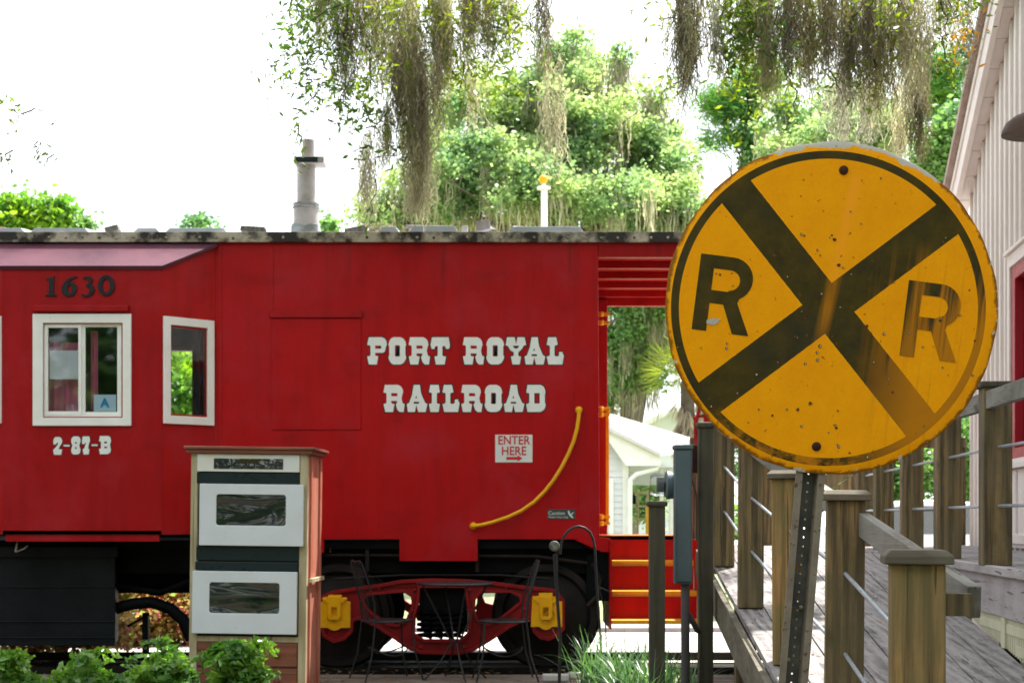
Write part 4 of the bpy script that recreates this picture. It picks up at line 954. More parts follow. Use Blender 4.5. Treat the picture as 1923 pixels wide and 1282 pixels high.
MB().box(.04, .045, wl0+.1, wl1-.14, wz0+.08, wz1-.1).build('pane', M['glass'], cr)
MB().box(.2, .22, wl0, wl1, wz0, wz1).build('blind', M['lining'], cr)
# panelling under the window
pm = MB().box(-.03, -.001, wl0, wl1+.05, DZ+.02, wz0-.08); pm.build('panel', M['siding'], hb, bevel=.003)
MB().box(-.045, -.03, wl1-.0, wl1+.05, DZ+.05, wz0-.09).box(-.045, -.03, wl1-.3, wl1-.25, DZ+.05, wz0-.09).box(-.046, -.03, wl0, wl1+.05, DZ+.05, DZ+.12).build('panel_frame', M['siding'], hb, bevel=.003)
# rake, soffit, roof
sl2 = math.atan(.51); n_s = Vector((0, -.51, 1)).normalized()
def slope_box(x0, x1, y0, y1, d0, d1, mb):         # follows the gable slope, d measured up from wall top
    v_ = [(x, y, wt(y)+d) for x in (x0, x1) for (y, d) in ((y0, d0), (y1, d0), (y1, d1), (y0, d1))]
    return mb.add(v_, [(0,1,2,3),(7,6,5,4),(0,4,5,1),(1,5,6,2),(2,6,7,3),(3,7,4,0)])
m_ = MB(); y = YE+.33
while y > 7.0:
    slope_box(-.105, -.001, y-.285, y, -.006, .014, m_); y -= .292
m_.build('soffit_boards', M['siding'], hb, bevel=.002)
slope_box(-.150, -.105, 6.0, YE+.35, -.06, .17, MB()).build('rake_board', M['siding'], hb, bevel=.003)
slope_box(-.165, -.150, 6.0, YE+.35, .11, .185, MB()).build('rake_trim', M['siding'], hb, bevel=.002)
slope_box(-.215, -.10, 6.0, YE+.36, .20, .275, MB()).build('roof_edge', M['rakebrown'], hb, bevel=.004)
slope_box(-.10, 6.2, 6.0, YE+.36, .2, .27, MB()).build('roof', M['rakebrown'], hb)
m_ = MB(); v_ = [(x, y, wt(y)+d) for x in (-.2, 6.2) for (y, d) in ((2, .2), (6, .2), (6, .27), (2, .27))]
m_.add(v_, [(0,1,2,3),(7,6,5,4),(0,4,5,1),(1,5,6,2),(2,6,7,3),(3,7,4,0)]).build('roof_slope', M['rakebrown'], hb)
# barn lamp
Lm = empty('wall_lamp', (3.30, 10.05, PZ(252, 10.05)), label='rusty brown dome shade lamp reaching out from the building wall', cat='lamp')
MB().lathe([(.215, 0), (.212, .02), (.19, .07), (.14, .11), (.07, .14), (.05, .19), (.02, .2)], (0, 0, 0), 'Z', 28).build('lamp_shade', M['shade'], Lm, smooth=True)
MB().lathe([(.205, .012), (.205, .004)], (0, 0, 0), 'Z', 28).build('shade_lining', M['shadein'], Lm)
MB().tube([(0, 0, .18), (.02, 0, .35), (.1, 0, .42), (.22, 0, .38), (.26, 0, .3)], .014, 8).build('arm', M['shade'], Lm, smooth=True)

# ------------------------------------------------------------------ oven cabinet
oc = empty('oven_cabinet', (PX(573, 11.3), 11.3, .06), (0, R(.7), R(-2)), 'double white wall oven built into a wooden cabinet on the patio', 'oven cabinet')
s_ = F/11.3
def ox(px, py=1060): return (px-573)/s_ + (py-1060)*0.0115/s_*1.0
def oz(py): return EYE + (HZ-py)/s_ - .06
Wd = .832; H = oz(853)
def face_px(x0, y0, x1, y1, ya, yb, holes=None):   # in cabinet face, corrected for the lean
    return MB().prism([(ox(x0, y0), oz(y0)), (ox(x1, y0), oz(y0)), (ox(x1, y0), oz(y1)), (ox(x0, y0), oz(y1))], holes or [], lambda u, v, k: Vector((u, ya+(yb-ya)*k, v)))
def oq(x0, y0, x1, y1):
    return [(ox(x0, y0), oz(y0)), (ox(x1, y0), oz(y0)), (ox(x1, y0), oz(y1)), (ox(x0, y0), oz(y1))]
MB().box(-Wd, -Wd+.055, 0, .05, 0, H).build('stile', M['cream'], oc, bevel=.003)
MB().box(-.055, 0, 0, .05, 0, H).build('stile', M['cream'], oc, bevel=.003)
MB().box(-.02, .0, .051, .60, 0, H).build('side_panel', M['cedarside'], oc, bevel=.002)
MB().box(.0005, .012, .1, .16, 0, H-.01).box(.0005, .014, .50, .58, 0, H-.01).build('side_strip', M['cedarside'], oc, bevel=.002)
MB().box(.0145, .035, .02, .60, oz(1094), oz(1086)).build('side_batten', M['cream'], oc, bevel=.002)
MB().box(-Wd, -Wd+.02, .051, .60, 0, H).box(-Wd+.02, -.02, .56, .58, 0, H).build('carcass', M['cedarside'], oc)
MB().box(-Wd-.03, .035, -.03, .62, H, H+.03).box(-Wd-.045, .055, -.045, .64, H+.03, H+.05).build('top', M['cedar'], oc, bevel=.004)
MB().box(-Wd+.055, -.055, .01, .05, 0, oz(1200)).build('base_panel', M['cedar'], oc)
for a, b in ((1208, 1252), (1256, 1300)):
    d = MB().box(-Wd+.06, -.06, -.008, .01, max(.01, oz(b)), oz(a)).build('drawer', M['cedar'], oc, bevel=.006)
    MB().lathe([(.018, -.01), (.022, -.02), (.012, -.032)], (ox(518, 1230), 0, oz((a+b)/2)), 'Y', 12).build('knob', M['cedar'], d, smooth=True)
MB().box(-Wd+.055, -.055, .004, .012, oz(1206), oz(1196)).build('rail', M['cream'], oc)
oven = MB().prism(oq(362, 853, 566, 1199), [], lambda u, v, k: Vector((u, .03+.4*k, v))).build('oven', M['ovenb'], oc)
MB().prism(oq(366.5, 854, 560, 886.5), [], lambda u, v, k: Vector((u, -.008+.04*k, v))).build('control_panel', M['ovenc'], oven, bevel=.003)
t = NT('worn_display'); v = t.coord(False); f = t.ramp(t.noise(t.scale(v, (30, 1, 55)), 1, 5, .7, 1.5), .56, .62)
t.pbr(t.mix(f, (.008, .014, .015), (.45, .46, .46)), .25); M['display'] = t.mat
MB().prism(oq(398, 862, 529, 881.5), [], lambda u, v, k: Vector((u, -.011+.003*k, v))).build('display', M['display'], oven)
MB().prism(oq(398+45, 864, 398+85, 871), [], lambda u, v, k: Vector((u, -.0125+.0015*k, v))).build('clock_panel', paint('dark_olive_panel', (.03, .028, .01), (.04, .035, .012), .2), oven)
for a, b, c in ((365, 889, 909), (364, 1028, 1053), (362, 1056, 1072)):
    MB().prism(oq(a, b, a+195, c), [], lambda u, v, k: Vector((u, -.004+.04*k, v))).build('vent_band', M['ovenb'], oven, bevel=.004)
t = NT('oven_glass'); v = t.coord(False)
w1 = t.noise(t.scale(v, (1.2, 1, 4)), 1.6, 1, .5, .8)
p = t.pbr((.012, .014, .016), .05, 0, t.bump(w1, .5, .03), spec=1.0); M['ovenglass'] = p
def rrect(x0, y0, x1, y1, r):
    out = []
    for cx, cy, a0 in ((x1-r, y0+r, -90), (x1-r, y1-r, 0), (x0+r, y1-r, 90), (x0+r, y0+r, 180)):
        for i in range(5): a = R(a0+i*22.5); out.append((cx+r*math.cos(a), cy+r*math.sin(a)))
    return out
for (x0, y0, x1, y1, gx0, gy0, gx1, gy1) in ((373, 910, 568.6, 1025.5, 405, 929.5, 536, 987.5), (359.5, 1073.5, 556.7, 1190.5, 392, 1094.5, 524, 1152)):
    hole = [(ox(a, y0), oz(b)) for a, b in rrect(gx0, gy0, gx1, gy1, 5)]
    d = MB().prism(oq(x0, y0, x1, y1), [hole], lambda u, v, k: Vector((u, -.045+.04*k, v))).build('oven_door', M['ovenw'], oven, bevel=.004)
    MB().prism([(ox(a, y0), oz(b)) for a, b in rrect(gx0-3, gy0-3, gx1+3, gy1+3, 5)], [], lambda u, v, k: Vector((u, -.040+.02*k, v))).build('door_glass', M['ovenglass'], d)

# ------------------------------------------------------------------ bistro set
def chair_parts(root):
    m = MB(); r = .20
    MB().lathe([(r, .445), (r+.008, .452), (r, .459), (.02, .456)], (0, 0, 0), 'Z', 28).build('seat', M['iron'], root, smooth=True)
    for sx, sy in ((-1, -1), (-1, 1)):             # back legs run up into the back posts
        MB().tube([(sx*.25, sy*.19, 0), (sx*.19, sy*.17, .2), (sx*.16, sy*.16, .45), (-.17, sy*.17, .6), (-.23, sy*.15, .80), (-.26, sy*.13, .90)], .007, 8).build('back_leg', M['iron'], root, smooth=True)
    for sy in (-1, 1):
        MB().tube([(.22, sy*.18, 0), (.17, sy*.15, .2), (.15, sy*.12, .45)], .007, 8).build('leg', M['iron'], root, smooth=True)
    b = MB().tube([(-.26, -.13, .90), (-.265, -.08, .915), (-.267, 0, .905), (-.265, .08, .915), (-.26, .13, .90)], .007, 8)
    for i in range(5):
        y = -.09+i*.045; b.tube([(-.18, y*.6, .46), (-.19, y, .6), (-.265, y, .905)], .0035, 6)
    b.build('backrest', M['iron'], root, smooth=True)
    ring = [(.15*math.cos(a), .15*math.sin(a), .22+.03*math.cos(2*a)) for a in [i*math.pi/10 for i in range(21)]]
    MB().tube(ring, .006, 6).build('stretcher', M['iron'], root, smooth=True)
for nm, loc, rz_, lb in (('chair', (PX(728, 12.25), 12.3, .06), 24, 'black wire bistro chair left of the table, its back towards the cabinet'), ('chair', (PX(945, 12.2), 12.25, .06), 186, 'black wire bistro chair right of the table, near the yellow journal cover')):
    r = empty('bistro_chair', loc, (0, 0, R(rz_)), lb, 'chair', 'black bistro chairs'); chair_parts(r)
tb = empty('bistro_table', (PX(855, 12.3), 12.3, .06), label='small round black metal table between two wire chairs', cat='table')
MB().lathe([(.29, .725), (.30, .735), (.29, .745), (.02, .742)], (0, 0, 0), 'Z', 36).build('table_top', M['iron'], tb, smooth=True)
for a in (20, 110, 200, 290):
    c, s = math.cos(R(a)), math.sin(R(a))
    MB().tube([(.26*c, .26*s, .725), (.10*c, .10*s, .42), (.03*c, .03*s, .28), (.12*c, .12*s, .14), (.25*c, .25*s, 0)], .0075, 8).build('leg', M['iron'], tb, smooth=True)
# garden light and shepherd hook
gl = empty('garden_light', (PX(1050, 11.3), 11.3, .03), label='thin black garden spotlight pole with a round grey head before the truck', cat='garden light')
child(MB().tube([W(1050, 1290, 11.3), W(1052, 1200, 11.3), W(1047, 1130, 11.3), W(1043, 1070, 11.3), W(1042, 1040, 11.3)], [.012, .012, .012, .014, .016], 10), 'pole', M['iron'], gl, smooth=True)
h_ = child(MB().lathe([(.034, .03), (.038, -.01), (.034, -.02)], W(1041, 1025, 11.3), 'Y', 20), 'lamp_head', M['steel'], gl, smooth=True)
o = MB().lathe([(.026, -.021), (.018, -.026)], W(1041, 1025, 11.3), 'Y', 20).build('lens', M['glass'], h_)
hk = empty('shepherd_hook', (PX(1128, 11.6), 11.6, 0), label='slim black shepherd hook curving over the right wheel', cat='garden hook')
pts = [(1052,1040),(1053,1022),(1058,1008),(1066,997),(1077,990),(1087,988),(1098,991),(1108,999),(1114,1012),(1117,1030),(1120,1090),(1124,1150),(1128,1200),(1130,1290)]
child(MB().tube([W(a, b, 11.6) for a, b in pts], .0095, 8), 'hook', M['iron'], hk, smooth=True)
child(MB().tube([W(1125, 1100, 11.6), W(1136, 1150, 11.6), W(1142, 1290, 11.6)], .005, 6).tube([W(1120, 1100, 11.6), W(1150, 1112, 11.6)], .004, 6), 'prong', M['iron'], hk, smooth=True)
# ------------------------------------------------------------------ foliage generators
def unit(n):
    v = rng.normal(size=(n, 3)); return v/np.linalg.norm(v, axis=1, keepdims=True)
def quads(C, A, B):                                 # rhombus leaves: centre, half long axis, half short axis
    n = len(C); V = np.empty((n, 4, 3)); V[:, 0] = C-A; V[:, 1] = C+B; V[:, 2] = C+A; V[:, 3] = C-B
    return V.reshape(-1, 3), np.arange(n*4).reshape(-1, 4)
def leaves(C, L, Wd, droop=0.0, flat=None):
    n = len(C); a = unit(n); a[:, 2] = a[:, 2]*(.6) - droop; a /= np.linalg.norm(a, axis=1, keepdims=True)
    b = np.cross(a, unit(n)); b /= np.linalg.norm(b, axis=1, keepdims=True)+1e-9
    k = rng.uniform(.45, 1.4, (n, 1))
    return quads(C, a*L/2*k, b*Wd/2*k)
def cat(parts):
    Vs = []; Fs = []; k = 0
    for V, Fq in parts: Vs.append(V); Fs.append(Fq+k); k += len(V)
    return np.concatenate(Vs), np.concatenate(Fs)
def blob_pts(blobs, n, cl, per):
    wt_ = np.array([b[3]*b[4]*b[5] for b in blobs]); wt_ = wt_**.72; wt_ = wt_/wt_.sum(); out = []
    for b, q in zip(blobs, wt_):
        m = max(1, int(n*q/per)); d = unit(m); r = rng.uniform(.35, 1.0, (m, 1))**.5
        r *= 1+.18*np.sin(d[:, :1]*7+b[0])*np.cos(d[:, 2:3]*6)
        c = np.array(b[:3]) + d*r*np.array(b[3:6])
        p = c[:, None, :] + rng.normal(size=(m, per, 3))*cl*rng.uniform(.5, 1.25, (m, 1, 1))*np.array([1, 1, .7])
        out.append(p.reshape(-1, 3))
    return np.concatenate(out)
def pxblobs(lst, Y, dy=1.0): return [(PX(x, Y), Y+(q[0] if q else 0), PZ(y, Y), rx*Y/F, max(rx, ry)*Y/F*dy, ry*Y/F) for x, y, rx, ry, *q in lst]
def branch(mb, a, b, r0, r1, n=6, wob=.06):
    a = Vector(a); b = Vector(b); L = (b-a).length; pts = []
    for i in range(n+1):
        t = i/n; p = a.lerp(b, t)
        if 0 < i < n: p += Vector((random.uniform(-1, 1), random.uniform(-1, 1), random.uniform(-.6, .6)))*wob*L*.5
        pts.append(p)
    mb.tube(pts, [r0+(r1-r0)*i/n for i in range(n+1)], 7); return pts
def strands(x, y, z, ln, width=.005, seg=.05, wander=.012):
    out = []; n = len(x); K = int(max(ln)/seg)+1
    P = np.stack([x, y, z], 1).astype(float); A0 = P.copy(); Of = np.zeros((n, 3)); ang = rng.uniform(0, np.pi, n); drift = rng.normal(size=(n, 2))*.0022
    O = np.stack([np.cos(ang), np.sin(ang), np.zeros(n)], 1)*width/2
    for k in range(K):
        act = (k*seg) < ln
        if not act.any(): break
        Of = Of*.72; Of[:, :2] += rng.normal(size=(n, 2))*wander; A0[:, :2] += drift; A0[:, 2] -= seg*.96; Q = A0+Of; Q[:, 2] += rng.uniform(-.25, .25, n)*seg
        w_ = O*rng.uniform(.5, 1.3, (n, 1))
        V = np.stack([P-O, P+O, Q+w_, Q-w_], 1)[act]
        out.append((V.reshape(-1, 3), np.arange(act.sum()*4).reshape(-1, 4)))
        for rep in range(1):
            m = act & (rng.random(n) < .75)
            if not m.any(): continue
            c = P[m] + rng.normal(size=(m.sum(), 3))*np.array([.018, .018, .02]); a = unit(m.sum()); a[:, 2] -= .6
            a = a/np.linalg.norm(a, axis=1, keepdims=True)*rng.uniform(.008, .022, (m.sum(), 1)); b = np.cross(a, unit(m.sum())); b = b/(np.linalg.norm(b, axis=1, keepdims=True)+1e-9)*width*.36
            out.append(quads(c, a, b))
        P = Q; 
    return cat(out)
def moss(px, wpx, y0, y1, Y, n, mat='moss', taper=.6, label=None, width=.0055, wander=.017, start=.45, name='spanish_moss', group=None, parent=None, ragged=.35, dy=1.0):
    u = np.clip(rng.normal(size=n)*.42, -1, 1); hw = wpx/2*Y/F
    x = PX(px, Y)+u*hw; y = Y + rng.normal(size=n)*hw*.45*dy
    zt_ = PZ(y0, Y); zb_ = PZ(y1, Y); H = zt_-zb_
    s = zt_ - H*start*rng.random(n)**1.3
    e = zb_ + H*taper*np.abs(u)**1.2 + H*ragged*rng.random(n)**1.2
    ln = np.maximum(s-e, .08)
    # gather into locks
    k = max(3, n//22); cx = rng.uniform(-1, 1, k)*hw; gi = np.abs((x-PX(px, Y))[:, None]-cx[None]).argmin(1)
    x = PX(px, Y)+ cx[gi]*.6 + (x-PX(px, Y))*.4
    V, Fq = strands(x, y, s, ln, width, .04, wander)
    o = npmesh(name, V, Fq, M[mat], parent)
    if not parent: tag(o, label, 'spanish moss', group)
    return o

def tree(name, label, cat_, blobs, trunk, n, L, Wd, mat, per=40, cl=.28, limbs=True, group=None, droop=0, tr=.22, mossy=0, subs=0, bark='trunk'):
    r = empty(name, (trunk[0][0], trunk[0][1], trunk[0][2]), label=label, cat=cat_, group=group)
    off = -Vector(r.location)
    main = blobs
    if subs:
        nb_ = []
        for b in blobs:
            for q in range(subs):
                d = unit(1)[0]*rng.uniform(.35, 1.12); f = rng.uniform(.14, .42)
                nb_.append((b[0]+d[0]*b[3], b[1]+d[1]*b[4], b[2]+d[2]*b[5], b[3]*f, b[4]*f, b[5]*f*.8))
        blobs = nb_
    V, Fq = leaves(blob_pts(blobs, n, cl, per), L, Wd, droop)
    c = npmesh('crown', V, Fq, mat, r); c.location = off
    m = MB(); k = len(trunk); m.tube(trunk, [tr*(1-.55*i/(k-1)) for i in range(k)], 10); end = Vector(trunk[-1])
    if limbs:
        for b in main:
            s = Vector(trunk[max(1, k-2)]).lerp(end, random.random())
            q = Vector(b[:3]); pts = branch(m, s, q, tr*.33, tr*.07, 6, .12)
            for j in range(3): branch(m, pts[3+j], q+Vector((random.uniform(-1, 1)*b[3], random.uniform(-1, 1)*b[4], random.uniform(-.8, .9)*b[5]))*.9, tr*.09, .01, 4, .15)
    o = m.build('trunk', M[bark], r, smooth=True); o.location = off
    if mossy:
        P_ = blob_pts(blobs, mossy, .12, 14); P_[:, 2] -= .15
        V, Fq = strands(P_[:, 0], P_[:, 1], P_[:, 2], rng.uniform(.2, 1.1, len(P_)), .02, .12, .02)
        h = npmesh('hanging_moss', V, Fq, M['mosspale'], r); h.location = off
    return r
def G3(px, Y, z=0.0): return (PX(px, Y), Y, z)
M['barklight'] = paint('sunlit_grey_bark', (.26, .22, .18), (.12, .10, .08), .9, 3, 1.0, 12)
# main far oak behind the caboose
Y = 32
bl = pxblobs([(1010,300,150,90),(1070,160,75,60,1),(905,330,120,80,-1),(1190,290,100,75),(1100,240,110,70,-1),(850,400,110,50,-1.5),(1092,85,30,28,1),(1135,200,70,50,1),(1262,330,48,60,-.5),(1255,400,70,45,-1),(985,190,80,60,1),(1120,410,130,45,-2),(940,230,80,70),(1000,400,110,50,-2),(870,170,70,60,1),(1170,110,28,22),(1225,185,35,35),(740,400,50,35,-1),(760,440,60,30,-1),(1270,290,45,40),(1060,110,60,45),(1110,120,55,45,1),(1040,150,70,50),(1255,250,40,40,1),(1215,250,60,50,.5),(1290,370,45,45),(1240,430,90,35,-1),(1300,420,50,40,1),(820,300,60,60),(800,370,60,50,1)], Y)
tree('oak_tree', 'big bright green live oak filling the sky behind the caboose roof', 'oak tree', bl, [G3(1060, Y), (PX(1065, Y), Y, 3), (PX(1075, Y), Y, 5.4), (PX(1060, Y), Y, 7.2)], 105000, .10, .065, M['leaf_far'], 40, .17, tr=.42, mossy=2400, subs=11, bark='barklight')
m_ = MB()
# darker oak seen through the platform opening
Y = 40
bl = pxblobs([(1185,560,70,60),(1240,600,60,70,.5),(1170,650,50,60,-.5),(1215,690,70,50),(1150,720,50,50,.5),(1270,560,70,60),(1200,470,90,50,1)], Y)
tree('oak_tree', 'dark mossy oak with leaning trunk seen through the caboose platform opening', 'oak tree', bl, [G3(1165, Y), (PX(1180, Y), Y, 3.4), (PX(1200, Y), Y, 4.8), (PX(1218, Y), Y, 6.4), (PX(1228, Y), Y, 7.4)], 26000, .13, .085, M['leaf_far2'], 50, .22, tr=.38, mossy=3000, subs=6, bark='barklight')
# trees between the near moss and the building
Y = 36
tree('oak_tree', 'leafy oak between the sign top and the building, far off', 'oak tree', pxblobs([(1560,245,70,45),(1500,205,60,50,1),(1640,250,70,40),(1680,200,60,50,1),(1600,170,60,40,1),(1545,290,60,35,-1),(1480,280,45,35)], Y), [G3(1580, Y), (PX(1575, Y), Y, 5), (PX(1590, Y), Y, 8)], 22000, .11, .07, M['leaf_far'], 40, .18, mossy=900, subs=13)
Y = 30
tree('oak_tree', 'dark leafy branches of an oak close to the rake of the building', 'oak tree', pxblobs([(1785,270,45,40),(1760,300,40,35),(1795,230,25,25)], Y), [G3(1830, Y), (PX(1828, Y), Y, 5), (PX(1800, Y), Y, 7.6)], 6000, .11, .07, M['leaf_far2'], 40, .2, tr=.15)
Y = 42
tree('pine_tree', 'pine with bright green needle clumps beside the building rake', 'pine tree', pxblobs([(1750,180,45,26),(1790,130,35,22),(1740,120,30,20),(1775,205,35,18)], Y), [G3(1765, Y), (PX(1768, Y), Y, 7), (PX(1762, Y), Y, 13.5)], 9000, .22, .03, M['leaf_pine'], 60, .3, tr=.16)
tree('pine_tree', 'tall thin pine with dark needle clumps left of the sign', 'pine tree', pxblobs([(1368,205,40,28),(1345,262,28,12),(1350,190,30,20),(1400,175,30,25),(1430,150,40,30),(1395,250,26,10)], Y), [G3(1432, Y), (PX(1434, Y), Y, 7), (PX(1428, Y), Y, 13)], 11000, .22, .03, M['leaf_pine'], 60, .28, tr=.14)
tree('vine_clad_tree', 'slender dark green vine-clad trunk rising above the sign rim', 'tree', pxblobs([(1411,290,9,60),(1413,230,8,40)], Y), [G3(1411, Y), (PX(1411, Y), Y, 8), (PX(1413, Y), Y, 12)], 3000, .14, .10, M['leaf_far2'], 30, .14, limbs=False, tr=.1)
# yellow-green trees far left above the roof
Y = 45
for px, py, rx, ry, lb in ((28, 400, 34, 34, 'yellow-green tree at the left edge above the roof'), (82, 412, 20, 26, 'small yellow-green tree second from the left edge'), (113, 405, 16, 32, 'pointed bluish-green treetop right of the yellow ones')):
    tree('far_tree', lb, 'tree', pxblobs([(px, py, rx, ry), (px-4, py+30, rx*1.3, ry*.8)], Y), [G3(px, Y), (PX(px, Y), Y, 4), (PX(px, Y), Y, 8)], 3500, .18, .12, M['leaf_yel'], 30, .22, tr=.15)
for px, py, rx, ry, lb in ((375, 422, 22, 14, 'sparse treetop peeping over the roof left of the stove pipe'), (618, 428, 14, 10, 'small treetop right of the stove pipe base'), (158, 425, 8, 10, 'tiny treetop over the roof edge')):
    tree('far_tree', lb, 'tree', pxblobs([(px, py, rx, ry)], Y), [G3(px, Y), (PX(px, Y), Y, 4), (PX(px, Y), Y, 8.5)], 420, .16, .11, M['leaf_far2'], 12, .22, tr=.06)
# shrubs and trees seen between the railing posts
Y = 26
for px, py, rx, ry, lb, mt, n in ((1440, 985, 30, 40, 'bright green shrub glimpsed between ramp posts', 'leaf_yel', 2500), (1580, 900, 60, 50, 'mid green shrub behind the sign post', 'leaf_far', 5000), (1690, 880, 55, 60, 'tall green shrub behind the deck railing', 'leaf_far2', 6000), (1805, 860, 45, 80, 'green shrub close to the building corner', 'leaf_far2', 6000), (1400, 1010, 30, 20, 'low shrub beside the white house', 'leaf_far', 1200), (1210, 935, 30, 40, 'green shrub behind the porch of the white house', 'leaf_far', 3500)):
    y_ = Y if px != 1210 else 39
    tree('shrub', lb, 'shrub', pxblobs([(px, py, rx, ry)], y_), [G3(px, y_), (PX(px, y_), y_, .8)], n, .10, .07, M[mt], 30, .2, limbs=False, tr=.05)
Y = 48
tree('far_tree', 'broad dark tree mass behind the parked car', 'tree', pxblobs([(1500, 800, 120, 60), (1680, 790, 140, 70), (1800, 780, 60, 80), (1380, 860, 60, 40)], Y), [G3(1640, Y), (PX(1640, Y), Y, 2), (PX(1640, Y), Y, 4)], 16000, .16, .11, M['leaf_far2'], 40, .3)
# palm
pr_ = empty('palm_tree', G3(1285, 38), label='small palm with yellow-green fronds and grey dead skirt left of the sign', cat='palm tree')
Pc = Vector((PX(1292, 38), 38, PZ(715, 38)))
o = MB().tube([G3(1285, 38), (PX(1289, 38), 38, 2.4), Pc], [.2, .18, .17], 12).build('trunk', M['trunk'], pr_, smooth=True); o.location = -Vector(pr_.location)
def fronds(nf, L, droop, mat, name, z0, spread=1.0):
    Vs = []
    for i in range(nf):
        a = rng.uniform(0, 2*np.pi); el = rng.uniform(-.2, .9) if droop < 1 else rng.uniform(-1.4, -.9)
        d = np.array([np.cos(a)*np.cos(el), np.sin(a)*np.cos(el), np.sin(el)]); base = np.array(Pc)+np.array([0, 0, z0*rng.random()])
        hub = base + d*L*.5
        for j in range(16):
            q = d + unit(1)[0]*.55; q[2] -= droop*.5; q /= np.linalg.norm(q); c = hub+q*L*.25; b = np.cross(q, unit(1)[0]); b /= np.linalg.norm(b)
            Vs.append((c, q*L*.28, b*.014))
        Vs.append((base+d*L*.25, d*L*.25, np.array([0, 0, .012])))
    V, Fq = quads(np.array([v[0] for v in Vs]), np.array([v[1] for v in Vs]), np.array([v[2] for v in Vs]))
    o = npmesh(name, V, Fq, M[mat], pr_); o.location = -Vector(pr_.location)
fronds(34, 1.25, .55, 'palm', 'fronds', .3); fronds(70, 1.0, 1.5, 'palmdead', 'dead_fronds', -1.3)

# ------------------------------------------------------------------ near oak overhead with moss
nk = empty('live_oak', (-6.2, 10.5, 0), label='near live oak whose leafy drooping branches hang across the top', cat='oak tree')
off = -Vector(nk.location)
m_ = MB(); m_.tube([(-6.2, 10.5, -.1), (-6.15, 10.5, 2.2), (-6.0, 10.6, 4.2), (-5.6, 10.8, 5.6)], [.5, .4, .36, .3], 14)
o = m_.build('trunk', M['trunk'], nk, smooth=True); o.location = off
m_ = MB(); L1 = [(-5.6, 10.8, 5.5), (-4.2, 11.6, 6.3), (-2.6, 12.2, 6.5), (-1.0, 12.3, 6.4), (.4, 12.4, 6.6), (1.4, 12.0, 6.8)]
L2 = [(-5.6, 10.8, 5.5), (-3.6, 10.6, 6.5), (-1.0, 10.3, 6.6), (1.0, 10.4, 6.2), (2.4, 10.6, 6.0), (3.6, 10.8, 6.3)]
m_.tube(L1, [.24, .2, .16, .12, .08, .04], 10).tube(L2, [.24, .2, .16, .13, .1, .05], 10)
o = m_.build('limb', M['trunk'], nk, smooth=True); o.location = off
tw = MB(); LP = []
def sprig(p0, p1, Y, n=40, L=.055, spread=.05, top=True, curve=.0):
    a = W(*p0, Y); b = W(*p1, Y); a.y += random.uniform(-.3, .3); b.y = a.y+random.uniform(-.2, .2)
    pts = [a.lerp(b, i/6)+Vector((random.uniform(-.03, .03), random.uniform(-.03, .03), .06*math.sin(math.pi*i/6)*(1 if abs(p1[0]-p0[0]) > 20 else 0))) for i in range(7)]
    tw.tube(pts, [.006-.0008*i for i in range(7)], 5)
    t = rng.random(n)*6; i = np.minimum(t.astype(int), 5); P = np.array([list(p) for p in pts]); c = P[i]+(P[i+1]-P[i])*(t-i)[:, None]
    LP.append((c+rng.normal(size=(n, 3))*spread, L))
# left cluster: pendulous sprays on the sky side
for a, b, n in (((640,-60),(520,60),90),((600,-20),(545,45),50),((640,20),(530,130),110),((600,90),(500,145),60),((540,130),(478,190),28),((640,60),(560,190),100),((610,150),(580,210),60),((600,190),(560,250),45),
                ((560,240),(556,315),24),((620,150),(690,210),80),((640,200),(645,240),40),((700,200),(650,250),40),((600,60),(560,120),60),((680,-30),(640,100),90),((560,-40),(545,20),40),((700,120),(690,230),70),((720,220),(690,300),40),((690,290),(655,325),14),((700,320),(690,420),12),((760,200),(735,330),50)):
    sprig(a, b, 12.0, n, .062, .05)
for a, b, n in (((880,-40),(960,60),110),((930,-20),(980,90),120),((900,60),(985,150),120),((880,120),(960,200),100),((850,150),(900,220),70),((960,20),(1000,110),60),((800,-40),(860,80),80),((700,-40),(740,120),80),((820,150),(830,250),50),((940,150),(985,190),50),((760,60),(800,180),60),((680,-40),(700,60),120),((740,-50),(700,40),120),((820,-50),(800,60),120),((870,-50),(900,70),120),((760,-30),(850,50),100),((900,100),(930,180),80),((940,-40),(1010,50),80),((850,60),(880,180),80),((640,60),(700,150),90),((700,60),(760,170),90)):
    sprig(a, b, 12.6, n, .062, .10)
# right cluster
for a, b, n in (((1290,-40),(1215,45),34),((1260,40),(1225,80),20),((1280,40),(1240,110),26),((1270,130),(1245,200),26),((1270,170),(1238,215),18),((1360,-40),(1395,60),150),((1380,30),(1405,130),200),((1370,60),(1370,150),130),((1400,100),(1380,170),110),((1410,60),(1440,150),130),((1400,170),(1415,250),50),((1440,-20),(1420,90),110),
                ((1470,40),(1480,160),60),((1530,60),(1545,170),50),((1600,-20),(1580,90),70),((1700,-30),(1760,60),90),((1740,20),(1830,40),80),((1720,60),(1790,110),60),((1660,40),(1700,120),60),((1780,-30),(1830,20),60),((1490,150),(1500,240),20),((1450,-40),(1500,60),120),((1520,-40),(1560,70),120),((1600,0),(1650,110),110),((1690,40),(1730,150),90),((1400,-40),(1370,60),120),((1750,-20),(1800,60),110)):
    sprig(a, b, 10.6, n, .055, .075)
for q in range(46):
    x = rng.uniform(560, 1000); y = rng.uniform(-50, 140) if x < 940 else rng.uniform(-50, 60); sprig((x, y), (x+rng.uniform(-40, 40), y+rng.uniform(60, 120)), rng.uniform(11.7, 12.8), 55, .058, .06)
for q in range(46):
    x = rng.uniform(1340, 1800); y = rng.uniform(-50, 130); sprig((x, y), (x+rng.uniform(-40, 40), y+rng.uniform(60, 110)), rng.uniform(9.9, 11.2), 50, .052, .06)
